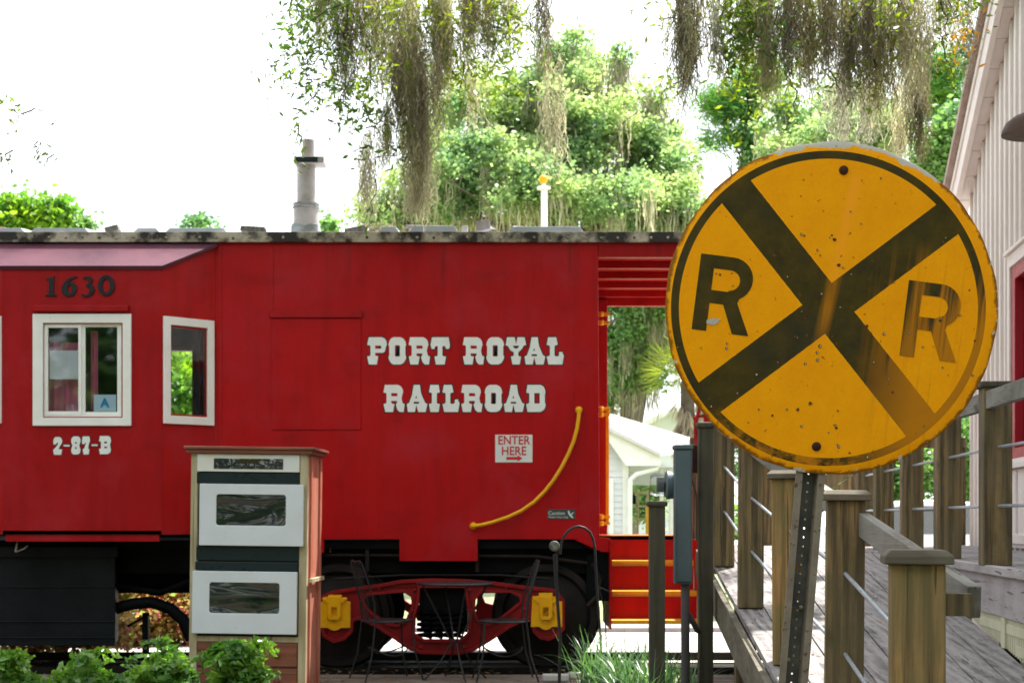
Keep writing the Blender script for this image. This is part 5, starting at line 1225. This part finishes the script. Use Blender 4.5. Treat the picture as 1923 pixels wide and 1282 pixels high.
# far left sprig
for a, b, n in (((-60,240),(35,200),24),((30,215),(55,275),22),((50,220),(90,220),8),((60,260),(75,300),16),((10,275),(-5,330),20),((70,290),(100,300),6)):
    sprig(a, b, 11.0, n, .05, .03)
# unseen canopy above the frame: feeds the dappled shade
bl = [(-4.2, 11.5, 7.2, 1.3, 1.2, .5), (-1.8, 12.6, 7.2, 1.3, 1.0, .5), (.6, 12.4, 7.2, 1.0, .9, .45), (1.9, 10.9, 6.9, 1.1, .8, .5), (-1.2, 10.5, 7.4, 1.4, .8, .4), (.4, 9.6, 7.0, 1.0, .6, .35), (-3.5, 8.5, 7.6, 1.6, 1.5, .5), (-1.0, 7.5, 7.8, 1.6, 1.4, .5), (-2.5, 5.0, 8, 2, 1.8, .5), (1.0, 5, 8, 1.8, 1.6, .45)]
parts = [leaves(c, L, L*.36, .5) for c, L in LP] + [leaves(blob_pts(bl, 16000, .2, 30), .10, .045, .3)]
V, Fq = cat(parts); o = npmesh('foliage', V, Fq, M['leaf_near'], nk); o.location = off
o = tw.build('twigs', M['twig'], nk, smooth=True); o.location = off
c = np.array(list(W(1812, 78, 10.4)))+rng.normal(size=(60, 3))*np.array([.06, .05, .09]); V, Fq = leaves(c, .06, .02, .5)
o = npmesh('orange_leaves', V, Fq, M['leaf_orange'], nk); o.location = off; o['label'] = 'small spray of orange leaves'

MS = [(650, 80, -60, 215, 12.1, 420, 'mossdark', .5, 'dark charcoal moss curtain at the left of the overhead moss'),
      (700, 110, -60, 200, 12.3, 300, 'moss', .6, 'olive moss hanging between the charcoal moss and the broad middle beard'),
      (770, 150, -60, 290, 12.4, 620, 'moss', .6, 'broad olive-brown moss curtain in the middle of the left branch'),
      (785, 84, 120, 425, 12.2, 520, 'moss', .55, 'long moss beard reaching down almost to the caboose roof'),
      (786, 70, 250, 432, 12.15, 260, 'mosspale', .4, 'pale wispy tip of moss touching the caboose roof'),
      (690, 44, 240, 425, 12.3, 170, 'mosspale', .3, 'narrow moss rope over the roof left of the long beard'),
      (728, 70, 190, 330, 12.25, 200, 'moss', .6, 'short olive moss tuft just left of the long beard'),
      (855, 90, -60, 190, 12.4, 330, 'moss', .6, 'olive moss right of the broad middle curtain'),
      (918, 80, -60, 150, 12.3, 240, 'moss', .6, 'shorter tan moss among green leaves right of the chimney side'),
      (890, 60, 110, 260, 12.5, 90, 'mosspale', .5, 'thin pale moss wisp before the big green oak'),
      (1018, 54, -80, 160, 12.0, 210, 'mossdark', .5, 'thin dark hanging moss strands alone in the sky gap'),
      (1040, 44, 90, 385, 12.1, 120, 'mosspale', .5, 'pale stringy moss ending beside the gold ball pole'),
      (1290, 78, -80, 260, 10.2, 560, 'mossdark', .75, 'dense dark moss beard tapering to a point at the right gap'),
      (1287, 90, -10, 180, 10.15, 220, 'moss', .7, 'olive moss fringe around the dense dark beard'),
      (1345, 60, -60, 185, 10.4, 120, 'mossgrey', .4, 'sparse grey moss veil right of the dark beard'),
      (1450, 90, -60, 215, 10.2, 420, 'moss', .6, 'olive moss curtain above the sign, first from the left'),
      (1520, 100, -60, 205, 10.3, 420, 'moss', .6, 'tan moss curtain above the sign with leaves below it'),
      (1590, 100, -60, 230, 10.35, 430, 'mossgrey', .55, 'grey moss curtain straight above the sign top'),
      (1655, 100, -60, 260, 10.3, 420, 'moss', .55, 'olive-grey moss curtain above the right arm of the sign'),
      (1715, 100, -60, 230, 10.2, 380, 'mosspale', .5, 'pale curly moss curtain near the building side'),
      (1600, 150, 110, 300, 11.6, 330, 'mossgrey', .3, 'silvery moss veil hanging down to the sign rim'),
      (1722, 40, 110, 320, 11.5, 300, 'mossdark', .25, 'dark upright moss column right behind the sign rim'),
      (1690, 60, 150, 330, 11.8, 130, 'mosspale', .3, 'thin silvery moss beside the dark moss column'),
      (1810, 50, -60, 170, 10.6, 120, 'mossgrey', .5, 'grey moss wisps close to the roof rake')]
MS += [(610, 60, -60, 110, 12.2, 150, 'moss', .5, 'thin moss among the leaf sprays at the left edge of the overhead branch'),
       (820, 90, -60, 220, 12.5, 320, 'moss', .5, 'moss curtain between the long beard and the shorter right tufts'),
       (745, 60, 60, 250, 12.0, 220, 'mossdark', .5, 'dark brown moss lock in front of the broad middle curtain'),
       (800, 60, 60, 330, 12.0, 260, 'mossdark', .6, 'dark brown core lock inside the long beard'),
       (885, 70, -60, 110, 12.1, 260, 'mossdark', .5, 'dark moss lock under the branch right of the beard'),
       (960, 60, -60, 110, 12.4, 120, 'moss', .5, 'light moss among leaves just left of the sky gap'),
       (1400, 60, -60, 150, 10.5, 160, 'moss', .5, 'short moss tuft among dark leaves above the sign left'),
       (1485, 60, -60, 170, 10.1, 240, 'mossdark', .6, 'dark brown moss lock above the sign, between two tan ones'),
       (1562, 60, -60, 160, 10.1, 240, 'mossdark', .6, 'dark brown moss lock above the middle of the sign'),
       (1625, 50, -60, 190, 10.1, 180, 'mossdark', .6, 'narrow dark moss lock above the right half of the sign'),
       (1765, 60, -60, 110, 10.4, 140, 'mosspale', .5, 'pale moss among bright leaves near the roof rake')]
for (px, wp, y0, y1, Y, n, mt, tp_, lb) in MS:
    n = int(n*(.42 if mt == 'mossdark' else .55))
    moss(px, wp, y0, y1, Y, n, mt, tp_, lb, group='spanish moss hanging from the near oak')

# woodland added out of view behind and beside the camera, to darken the near side
wd = []
for (x, y, z, rx, ry, rz_) in [(-16, -4, 4, 4, 3, 5), (-10, -8, 5, 5, 3, 6), (-3, -9, 5.5, 5, 3, 6.5), (4, -9, 5, 5, 3, 6.5), (11, -7, 5, 5, 3, 6), (-20, 3, 4, 3, 4, 5), (-21, 11, 4, 3, 4, 5)]: wd.append((x, y, z, rx, ry, rz_))
V, Fq = leaves(blob_pts(wd, 26000, .6, 30), .62, .42); tag(npmesh('shade_woodland', V, Fq, M['leaf_far2']), kind='stuff', label='woodland added unseen behind the viewer to shade the near side', cat='shade_woodland')
# ------------------------------------------------------------------ roof litter
c = np.stack([rng.normal(PX(712, 13.25), .12, 420), rng.normal(13.25, .08, 420), PZ(437, 13)+.02+np.abs(rng.normal(0, .035, 420))], 1)
a = unit(420)*.05; a[:, 2] *= .4; b = np.cross(a, unit(420)); b = b/np.linalg.norm(b, axis=1, keepdims=True)*.005
V, Fq = quads(c, a, b); tag(npmesh('moss_heap', V, Fq, M['mossdark']), 'dark heap of fallen moss lying on the roof edge', 'moss heap')
zr_ = PZ(437, 13.0)
def piece(px0, px1, h, Y, mat, name, lb, cat_, rot=0, lift=.0):
    x0, x1 = PX(px0, Y), PX(px1, Y); r = MB()
    r.prism([(-(x1-x0)/2, 0), ((x1-x0)/2, .004), ((x1-x0)/2*.9, h), (-(x1-x0)/2*.95, h*.85)], [], lambda u, v, k: Vector((u, -.05+.1*k, v)))
    o = r.build(name, mat, bevel=.004); o.location = ((x0+x1)/2, Y, zr_+.012+lift); o.rotation_euler.y = R(rot); tag(o, lb, cat_); return o
piece(895, 922, .085, 13.1, M['fascia'], 'wood_block', 'pale tilted block lying on the roof edge', 'block', -6, .02)
piece(866, 878, .05, 13.1, M['paving'], 'stone', 'small stone beside the pale block on the roof', 'stone', 8, .01)
piece(762, 850, .018, 13.12, M['fascia'], 'wood_board', 'thin weathered board lying on the roof edge', 'board', 2, .045)
piece(452, 500, .045, 13.05, M['raily'], 'bark_pile', 'piece of layered bark on the roof left of the stove pipe', 'bark', 5)
piece(200, 226, .05, 13.05, M['raily'], 'wood_chip', 'grey wood chip on the roof above the number', 'wood chip', -10)
piece(-8, 16, .05, 13.1, M['cedarside'], 'broken_tile', 'reddish broken tile on the roof at the left edge', 'tile', 14)
piece(648, 690, .05, 13.1, M['raily'], 'bark_strip', 'grey strip of bark against the fallen moss heap', 'bark', -8)

# ------------------------------------------------------------------ pole with ball
fp = empty('ball_post', G3(1023, 24), label='white pole topped by a gold ball behind the caboose roof', cat='pole')
child(MB().tube([G3(1023, 24), (PX(1022, 24), 24, PZ(356, 24))], .05, 14), 'pole', M['white'], fp, smooth=True)
child(MB().lathe([(.04, 0), (.10, .01), (.10, .05), (.03, .06), (.03, .09)], (PX(1021, 24), 24, PZ(357, 24)), 'Z', 18), 'cap_plate', M['white'], fp, smooth=True)
child(MB().lathe([(.066*math.sin(math.pi*i/12)+.001, -.066*math.cos(math.pi*i/12)) for i in range(13)], (PX(1020, 24), 24, PZ(337, 24)), 'Z', 18), 'ball', M['yellow'], fp, smooth=True)

# ------------------------------------------------------------------ white house far behind
wh = empty('white_house', (PX(1200, 30), 30, 0), label='white clapboard house with porch seen beyond the caboose platform', cat='house')
M['clap'] = paint('white_clapboard', (.72, .74, .78), (.66, .68, .72), .6, 3, .1)
M['roofw'] = paint('pale_shingle_roof', (.62, .60, .58), (.54, .52, .50), .8, 8, .4, 30)
m_ = MB(); z = 0
while z < PZ(838, 30):
    m_.add([(PX(1080, 30), 30.0, z), (PX(1172, 30), 30.0, z), (PX(1172, 30), 30.02, z+.115), (PX(1080, 30), 30.02, z+.115)], [(0,1,2,3)])
    m_.add([(PX(1080, 30), 30.0, z), (PX(1172, 30), 30.0, z), (PX(1172, 30), 30.02, z-.0), (PX(1080, 30), 30.02, z)], [(0,1,2,3)]); z += .115
child(m_, 'siding', M['clap'], wh)
child(MB().box(PX(1080, 30), PX(1172, 30), 30.03, 34, 0, PZ(805, 30)), 'house_body', M['clap'], wh)
child(MB().box(PX(1169, 30), PX(1180, 30), 29.96, 30.1, 0, PZ(838, 30)), 'corner_board', M['white'], wh)
child(MB().box(PX(1143, 30), PX(1152, 30), 29.95, 29.99, 0, PZ(898, 30)), 'trim_board', M['white'], wh)
rf = [(PX(1080, 29.6), 29.6, PZ(772, 29.6)), (PX(1240, 29.6), 29.6, PZ(850, 29.6)), (PX(1345, 35), 35, PZ(836, 35)), (PX(1110, 35), 35, PZ(766, 35))]
m_ = MB().add(rf + [(a, b, c-.06) for a, b, c in rf], [(0,1,2,3),(7,6,5,4),(0,4,5,1),(1,5,6,2),(2,6,7,3),(3,7,4,0)])
child(m_, 'roof', M['roofw'], wh)
child(MB().prism([(PX(1080, 29.7), PZ(777, 29.7)), (PX(1240, 29.7), PZ(854, 29.7)), (PX(1240, 29.7), PZ(874, 29.7)), (PX(1176, 29.7), PZ(874, 29.7)), (PX(1143, 29.7), PZ(828, 29.7)), (PX(1080, 29.7), PZ(805, 29.7))], [], lambda u, v, k: Vector((u, 29.7+.1*k, v))), 'gable_fascia', M['white'], wh)
child(MB().box(PX(1180, 30.5), PX(1330, 30.5), 30.2, 34.5, PZ(878, 30.5), PZ(872, 30.5)), 'porch_ceiling', M['clap'], wh)
child(MB().box(PX(1183, 33), PX(1330, 33), 33, 33.2, PZ(910, 33), PZ(885, 33)), 'porch_beam', M['clap'], wh)
child(MB().tube([W(1240, 866, 29.8), W(1232, 880, 29.8), W(1195, 890, 29.8), W(1184, 900, 29.8), W(1183, 920, 29.8), (PX(1183, 29.8), 29.8, 0)], .045, 8), 'downpipe', M['white'], wh, smooth=True)
dd = child(MB().prism([(1184,922),(1219,922),(1219,1100),(1184,1100)], [[(1188,927),(1196,927),(1196,948),(1188,948)],[(1200,927),(1214,927),(1214,948),(1200,948)],[(1188,952),(1196,952),(1196,972),(1188,972)],[(1200,952),(1214,952),(1214,972),(1200,972)],[(1188,976),(1196,976),(1196,1010),(1188,1010)],[(1200,976),(1214,976),(1214,1010),(1200,1010)]], fy(32, .06)), 'glazed_door', M['cream'], wh)
child(MB().box(PX(1213, 31.5), PX(1221, 31.5), 31.5, 31.6, 0, PZ(952, 31.5)), 'door_edge', M['yellow'], wh)
child(MB().box(PX(1240, 31), PX(1246, 31), 31, 31.15, 0, PZ(872, 31)).box(PX(1258, 31), PX(1264, 31), 31, 31.15, 0, PZ(872, 31)).box(PX(1298, 31), PX(1306, 31), 31, 31.2, 0, PZ(872, 31)), 'porch_columns', M['white'], wh)
ln = child(MB().box(PX(1186, 30.6), PX(1194, 30.6), 30.55, 30.65, PZ(946, 30.6), PZ(932, 30.6)), 'lantern', M['black'], wh)
o = MB().tube([W(1190, 932, 30.6), W(1190, 924, 30.6)], .01, 6).lathe([(.05, 0), (.005, .05)], W(1190, 932, 30.6), 'Z', 8).build('lantern_top', M['black']); o.parent = ln
w2 = empty('grey_gable_house', (PX(1260, 46), 46, 0), label='pale blue-grey gable end behind the white house roof', cat='house')
child(MB().prism([(PX(1200, 46), 0), (PX(1330, 46), 0), (PX(1330, 46), PZ(800, 46)), (PX(1268, 46), PZ(772, 46)), (PX(1205, 46), PZ(800, 46))], [], lambda u, v, k: Vector((u, 46+4*k, v))), 'wall', M['clap'], w2)
child(MB().bar((PX(1200, 45.8), 45.8, PZ(802, 46)), (PX(1268, 45.8), 45.8, PZ(768, 46)), .4, .12).bar((PX(1268, 45.8), 45.8, PZ(768, 46)), (PX(1335, 45.8), 45.8, PZ(802, 46)), .4, .12), 'rake', M['white'], w2)
# white garden building behind the ramp posts
gb = empty('white_shed', (PX(1450, 28), 28, 0), label='white shed with a low roof glimpsed between the ramp posts', cat='shed')
child(MB().box(PX(1425, 28), PX(1545, 28), 28, 30, 0, PZ(885, 28)), 'wall', M['clap'], gb)
child(MB().prism([(27.8, PZ(884, 28)), (30.2, PZ(884, 28)), (29, PZ(860, 28))], [], lambda u, v, k: Vector((PX(1418, 28) + (PX(1555, 28)-PX(1418, 28))*k, u, v))), 'roof', M['roofw'], gb)
m_ = MB(); 
for px in range(1428, 1545, 7): m_.box(PX(px, 28)-.008, PX(px, 28)+.008, 27.985, 28.0, 0, PZ(886, 28))
child(m_, 'battens', M['white'], gb)
# stair rail beyond the ramp
sr = empty('stair_railing', (1.9, 15.5, 0), label='olive-brown stair railing sloping up beyond the ramp, behind the posts', cat='railing')
for (a, b) in (((1425, 985), (1640, 850)), ((1425, 1020), (1640, 885))):
    child(MB().bar(W(*a, 15.5), W(*b, 15.5), .05, .14), 'rail_board', M['treated'], sr)
for px, pt_ in ((1445, 960), (1600, 870)): child(MB().box(PX(px, 15.6), PX(px, 15.6)+.1, 15.55, 15.65, 0, PZ(pt_, 15.6)), 'post', M['treated'], sr)

# ------------------------------------------------------------------ parked car
M['carw'] = paint('white_car_paint', (.70, .72, .74), (.66, .68, .70), .25, 2, .0, 20)
M['carg'] = paint('car_dark_glass', (.012, .03, .04), (.02, .045, .05), .08, 3, .0, 20, spec=1.0)
M['tyre'] = paint('tyre_rubber', (.015, .015, .015), (.02, .02, .02), .8, 5)
car = empty('parked_car', (5.0, 20.8, 0), label='white parked car with dark windows behind the deck railing', cat='car')
prof = [(-2.2, .3), (-2.25, .75), (-2.1, .98), (-1.3, 1.08), (-.7, 1.46), (.2, 1.53), (1.1, 1.48), (1.75, 1.10), (2.2, 1.02), (2.25, .6), (2.2, .3)]
b_ = MB().prism(prof, [], lambda u, v, k: Vector((u, -.85+1.7*k, v))).build('body', M['carw'], car, bevel=.06)
for q in ([(-1.1, 1.10), (-.62, 1.40), (-.05, 1.45), (-.05, 1.10)], [(.03, 1.10), (.03, 1.45), (.75, 1.43), (.85, 1.10)], [(.92, 1.10), (.85, 1.41), (1.1, 1.38), (1.5, 1.12)]):
    MB().prism(q, [], lambda u, v, k: Vector((u, -.868+.01*k, v))).build('window', M['carg'], car)
for x in (-1.4, 1.4):
    for y in (-.86, .66):
        wv = MB().lathe([(.33, 0), (.34, .05), (.34, .15), (.33, .2), (.2, .2), (.2, 0)], (x, y, .33), 'Y', 24, closed=True).build('wheel', M['tyre'], car, smooth=True)
        MB().lathe([(.2, 0), (.17, .03), (.04, .02)], (x, y+.02, .33), 'Y', 16).build('rim', M['steel'], wv)
for x, s in ((-2.2, 0), (2.2, 0)): MB().box(x-.05, x+.05, -.75, -.5, .72, .86).build('headlight' if x < 0 else 'tail_light', M['glass'] if x < 0 else M['signred'], car)
MB().box(-.02, .0, -.872, -.858, .35, 1.08).box(.82, .84, -.872, -.858, .35, 1.08).build('door_seam', M['tyre'], car)

# ------------------------------------------------------------------ low planting
def bush(px, py, rx, ry, Y, n, label, mat='leaf_bush', L=.062, name='nandina_shrub', grp=None):
    zt_ = PZ(py-ry, Y); r = empty(name, (PX(px, Y), Y, -.02), label=label, cat='shrub', group=grp); hx = rx*Y/F
    m = MB(); C_ = []
    ns = 17
    for i in range(ns):
        a = rng.uniform(0, 2*np.pi); d = rng.random()**.5
        tip = Vector((math.cos(a)*hx*d, math.sin(a)*hx*d*.9, (zt_+.02)*(1-.30*d**2)*rng.uniform(.82, 1.06)))
        m.tube([(tip.x*.15, tip.y*.15, 0), (tip.x*.5, tip.y*.5, tip.z*.6), tip], [.006, .004, .002], 5)
        for j in range(9):                       # sprays fan out from the upper stem in tiers
            b = rng.uniform(0, 2*np.pi); Lb = rng.uniform(.07, .17); h = rng.random()**1.5*.22
            k = n//(ns*9); t = rng.random(k)[:, None]; dd_ = np.array([math.cos(b), math.sin(b), .25])
            C_.append(np.array(list(tip)) - np.array([0, 0, h]) + dd_*t*Lb - np.array([0, 0, 1])*t**2*.09 + rng.normal(size=(k, 3))*np.array([.02, .02, .009]))
    m.build('stems', M['twig'], r, smooth=True)
    C_ = np.concatenate(C_); V, Fq = leaves(C_, L, L*.45, .25); npmesh('leaves', V, Fq, M[mat], r)
    return r
bush(14, 1264, 36, 48, 9.6, 2600, 'leafy bright green shrub at the bottom left corner', grp='low green shrubs along the front')
bush(156, 1268, 44, 48, 9.7, 2800, 'leafy green shrub second from the left corner', grp='low green shrubs along the front')
bush(308, 1258, 40, 68, 9.8, 3000, 'leafy green shrub overlapping the left foot of the oven cabinet', grp='low green shrubs along the front')
bush(448, 1254, 46, 74, 9.7, 3400, 'leafy green shrub right before the drawers of the oven cabinet', grp='low green shrubs along the front')
# flowering shrubs behind the car
for px, Y, n, lb in ((110, 16.4, 2500, 'pink and orange flowering shrub in the sun beyond the black box'), (250, 16.4, 3500, 'tall pink and yellow flowering shrub behind the wheel arch'), (335, 16.5, 3000, 'sunlit yellow flowering shrub beside the oven cabinet edge'), (40, 15.0, 1500, 'red and yellow leaved shrub far left under the caboose'), (160, 14.9, 1800, 'red and yellow leaved shrub below the black box')):
    r = empty('flowering_shrub', (PX(px, Y), Y, 0), label=lb, cat='shrub', group='colourful shrubs behind the caboose')
    MB().tube([(0, 0, -.02), (.02, 0, .3)], .02, 6).tube([(0, 0, .1), (.2, .1, .4)], .012, 6).build('stem', M['twig'], r)
    V, Fq = leaves(blob_pts([(0, 0, .28, .42, .3, .30), (.1, .1, .45, .3, .2, .2)], n*2, .07, 20), .06, .045); npmesh('leaves', V, Fq, M['leaf_pink'], r)
# strappy grass
def strap(px, Y, n, label, L=.75):
    r = empty('strappy_grass', (PX(px, Y), Y, -.02), label=label, cat='grass clump', group='strappy grass clumps')
    Vs = []; Fs = []; k = 0
    for i in range(n):
        a = rng.uniform(0, 2*np.pi); l = L*rng.uniform(.55, 1.1); d = np.array([math.cos(a), math.sin(a), 0]); side_ = np.array([-d[1], d[0], 0]); lean = rng.uniform(.15, .8); b0 = np.array([rng.normal()*.06, rng.normal()*.06, 0])
        P = []
        for j in range(9):
            t = j/8; P.append(b0 + d*(l*lean*t**1.6) + np.array([0, 0, l*(t-.55*lean*t**2.4)]))
        for j in range(9):
            w_ = .0065*(1-(j/8)**2)+.0006; Vs += [P[j]-side_*w_, P[j]+side_*w_]
        for j in range(8): Fs.append((k+2*j, k+2*j+1, k+2*j+3, k+2*j+2))
        k += 18
    npmesh('blades', np.array(Vs), np.array(Fs), M['grassblade'], r)
strap(1120, 11.3, 110, 'blue-green strappy grass arching left toward the truck wheel', .62)
strap(1175, 10.8, 130, 'strappy grass clump in front of the red steps', .62)
strap(1235, 10.2, 130, 'strappy grass around the foot of the short dark post', .62)
strap(1290, 10.4, 90, 'strappy grass at the foot of the grey conduit', .55)
strap(1200, 9.4, 90, 'front strappy grass clump cut by the bottom edge', .58)
# fallen leaves on patio and ramp
n = 260; c = np.stack([rng.uniform(-2.2, 1.2, n), rng.uniform(12.05, 13.1, n), np.full(n, .064)], 1); a = unit(n)*.03; a[:, 2] *= .15; b = np.cross(a, np.array([0, 0, 1.0])); b = b/(np.linalg.norm(b, axis=1, keepdims=True)+1e-9)*.012; b[:, 2] += .003
M['litter'] = leafmat('dry_leaf_litter', (.20, .11, .05), (.30, .19, .10), None, .2, .8)
V, Fq = quads(c, a, b); tag(npmesh('leaf_litter', V, Fq, M['litter']), kind='stuff', label='dry fallen leaves on the patio', cat='leaf litter')
n = 60; yy = rng.uniform(4, 11, n); xx_ = rl(yy)+.1+(de(yy)-rl(yy)-.25)*rng.random(n); c = np.stack([xx_, yy, rz(yy)+.006], 1); a = unit(n)*.022; a[:, 2] *= .2; b = np.cross(a, np.array([0, 0, 1.0])); b = b/(np.linalg.norm(b, axis=1, keepdims=True)+1e-9)*.009
V, Fq = quads(c, a, b); tag(npmesh('leaf_litter', V, Fq, M['litter']), kind='stuff', label='dry fallen leaves on the ramp', cat='leaf litter')

for px, py, rx, ry, Y, n, mt, lb in ((310, 735, 90, 95, 26, 7000, 'leaf_yel', 'yellow-green tree seen through the caboose side windows'), (20, 1090, 90, 60, 24, 3000, 'leaf_yel', 'low yellow-green shrub behind the black box under the caboose')):
    tree('shrub', lb, 'shrub', pxblobs([(px, py, rx, ry)], Y), [G3(px, Y), (PX(px, Y), Y, .5)], n, .12, .08, M[mt], 30, .2, limbs=False, tr=.05)

# thin humid air
if HAZE:
    t = NT('haze_air'); v_ = t.n("ShaderNodeVolumePrincipled"); v_.inputs['Color'].default_value = (.9, .95, 1, 1); v_.inputs['Density'].default_value = HAZE; v_.inputs['Anisotropy'].default_value = .3
    t.t.links.new(v_.outputs[0], t.out.inputs[1])
    tag(MB().box(-32, 32, -16, 62, -1.1, 22).build('haze', t.mat), kind='stuff')
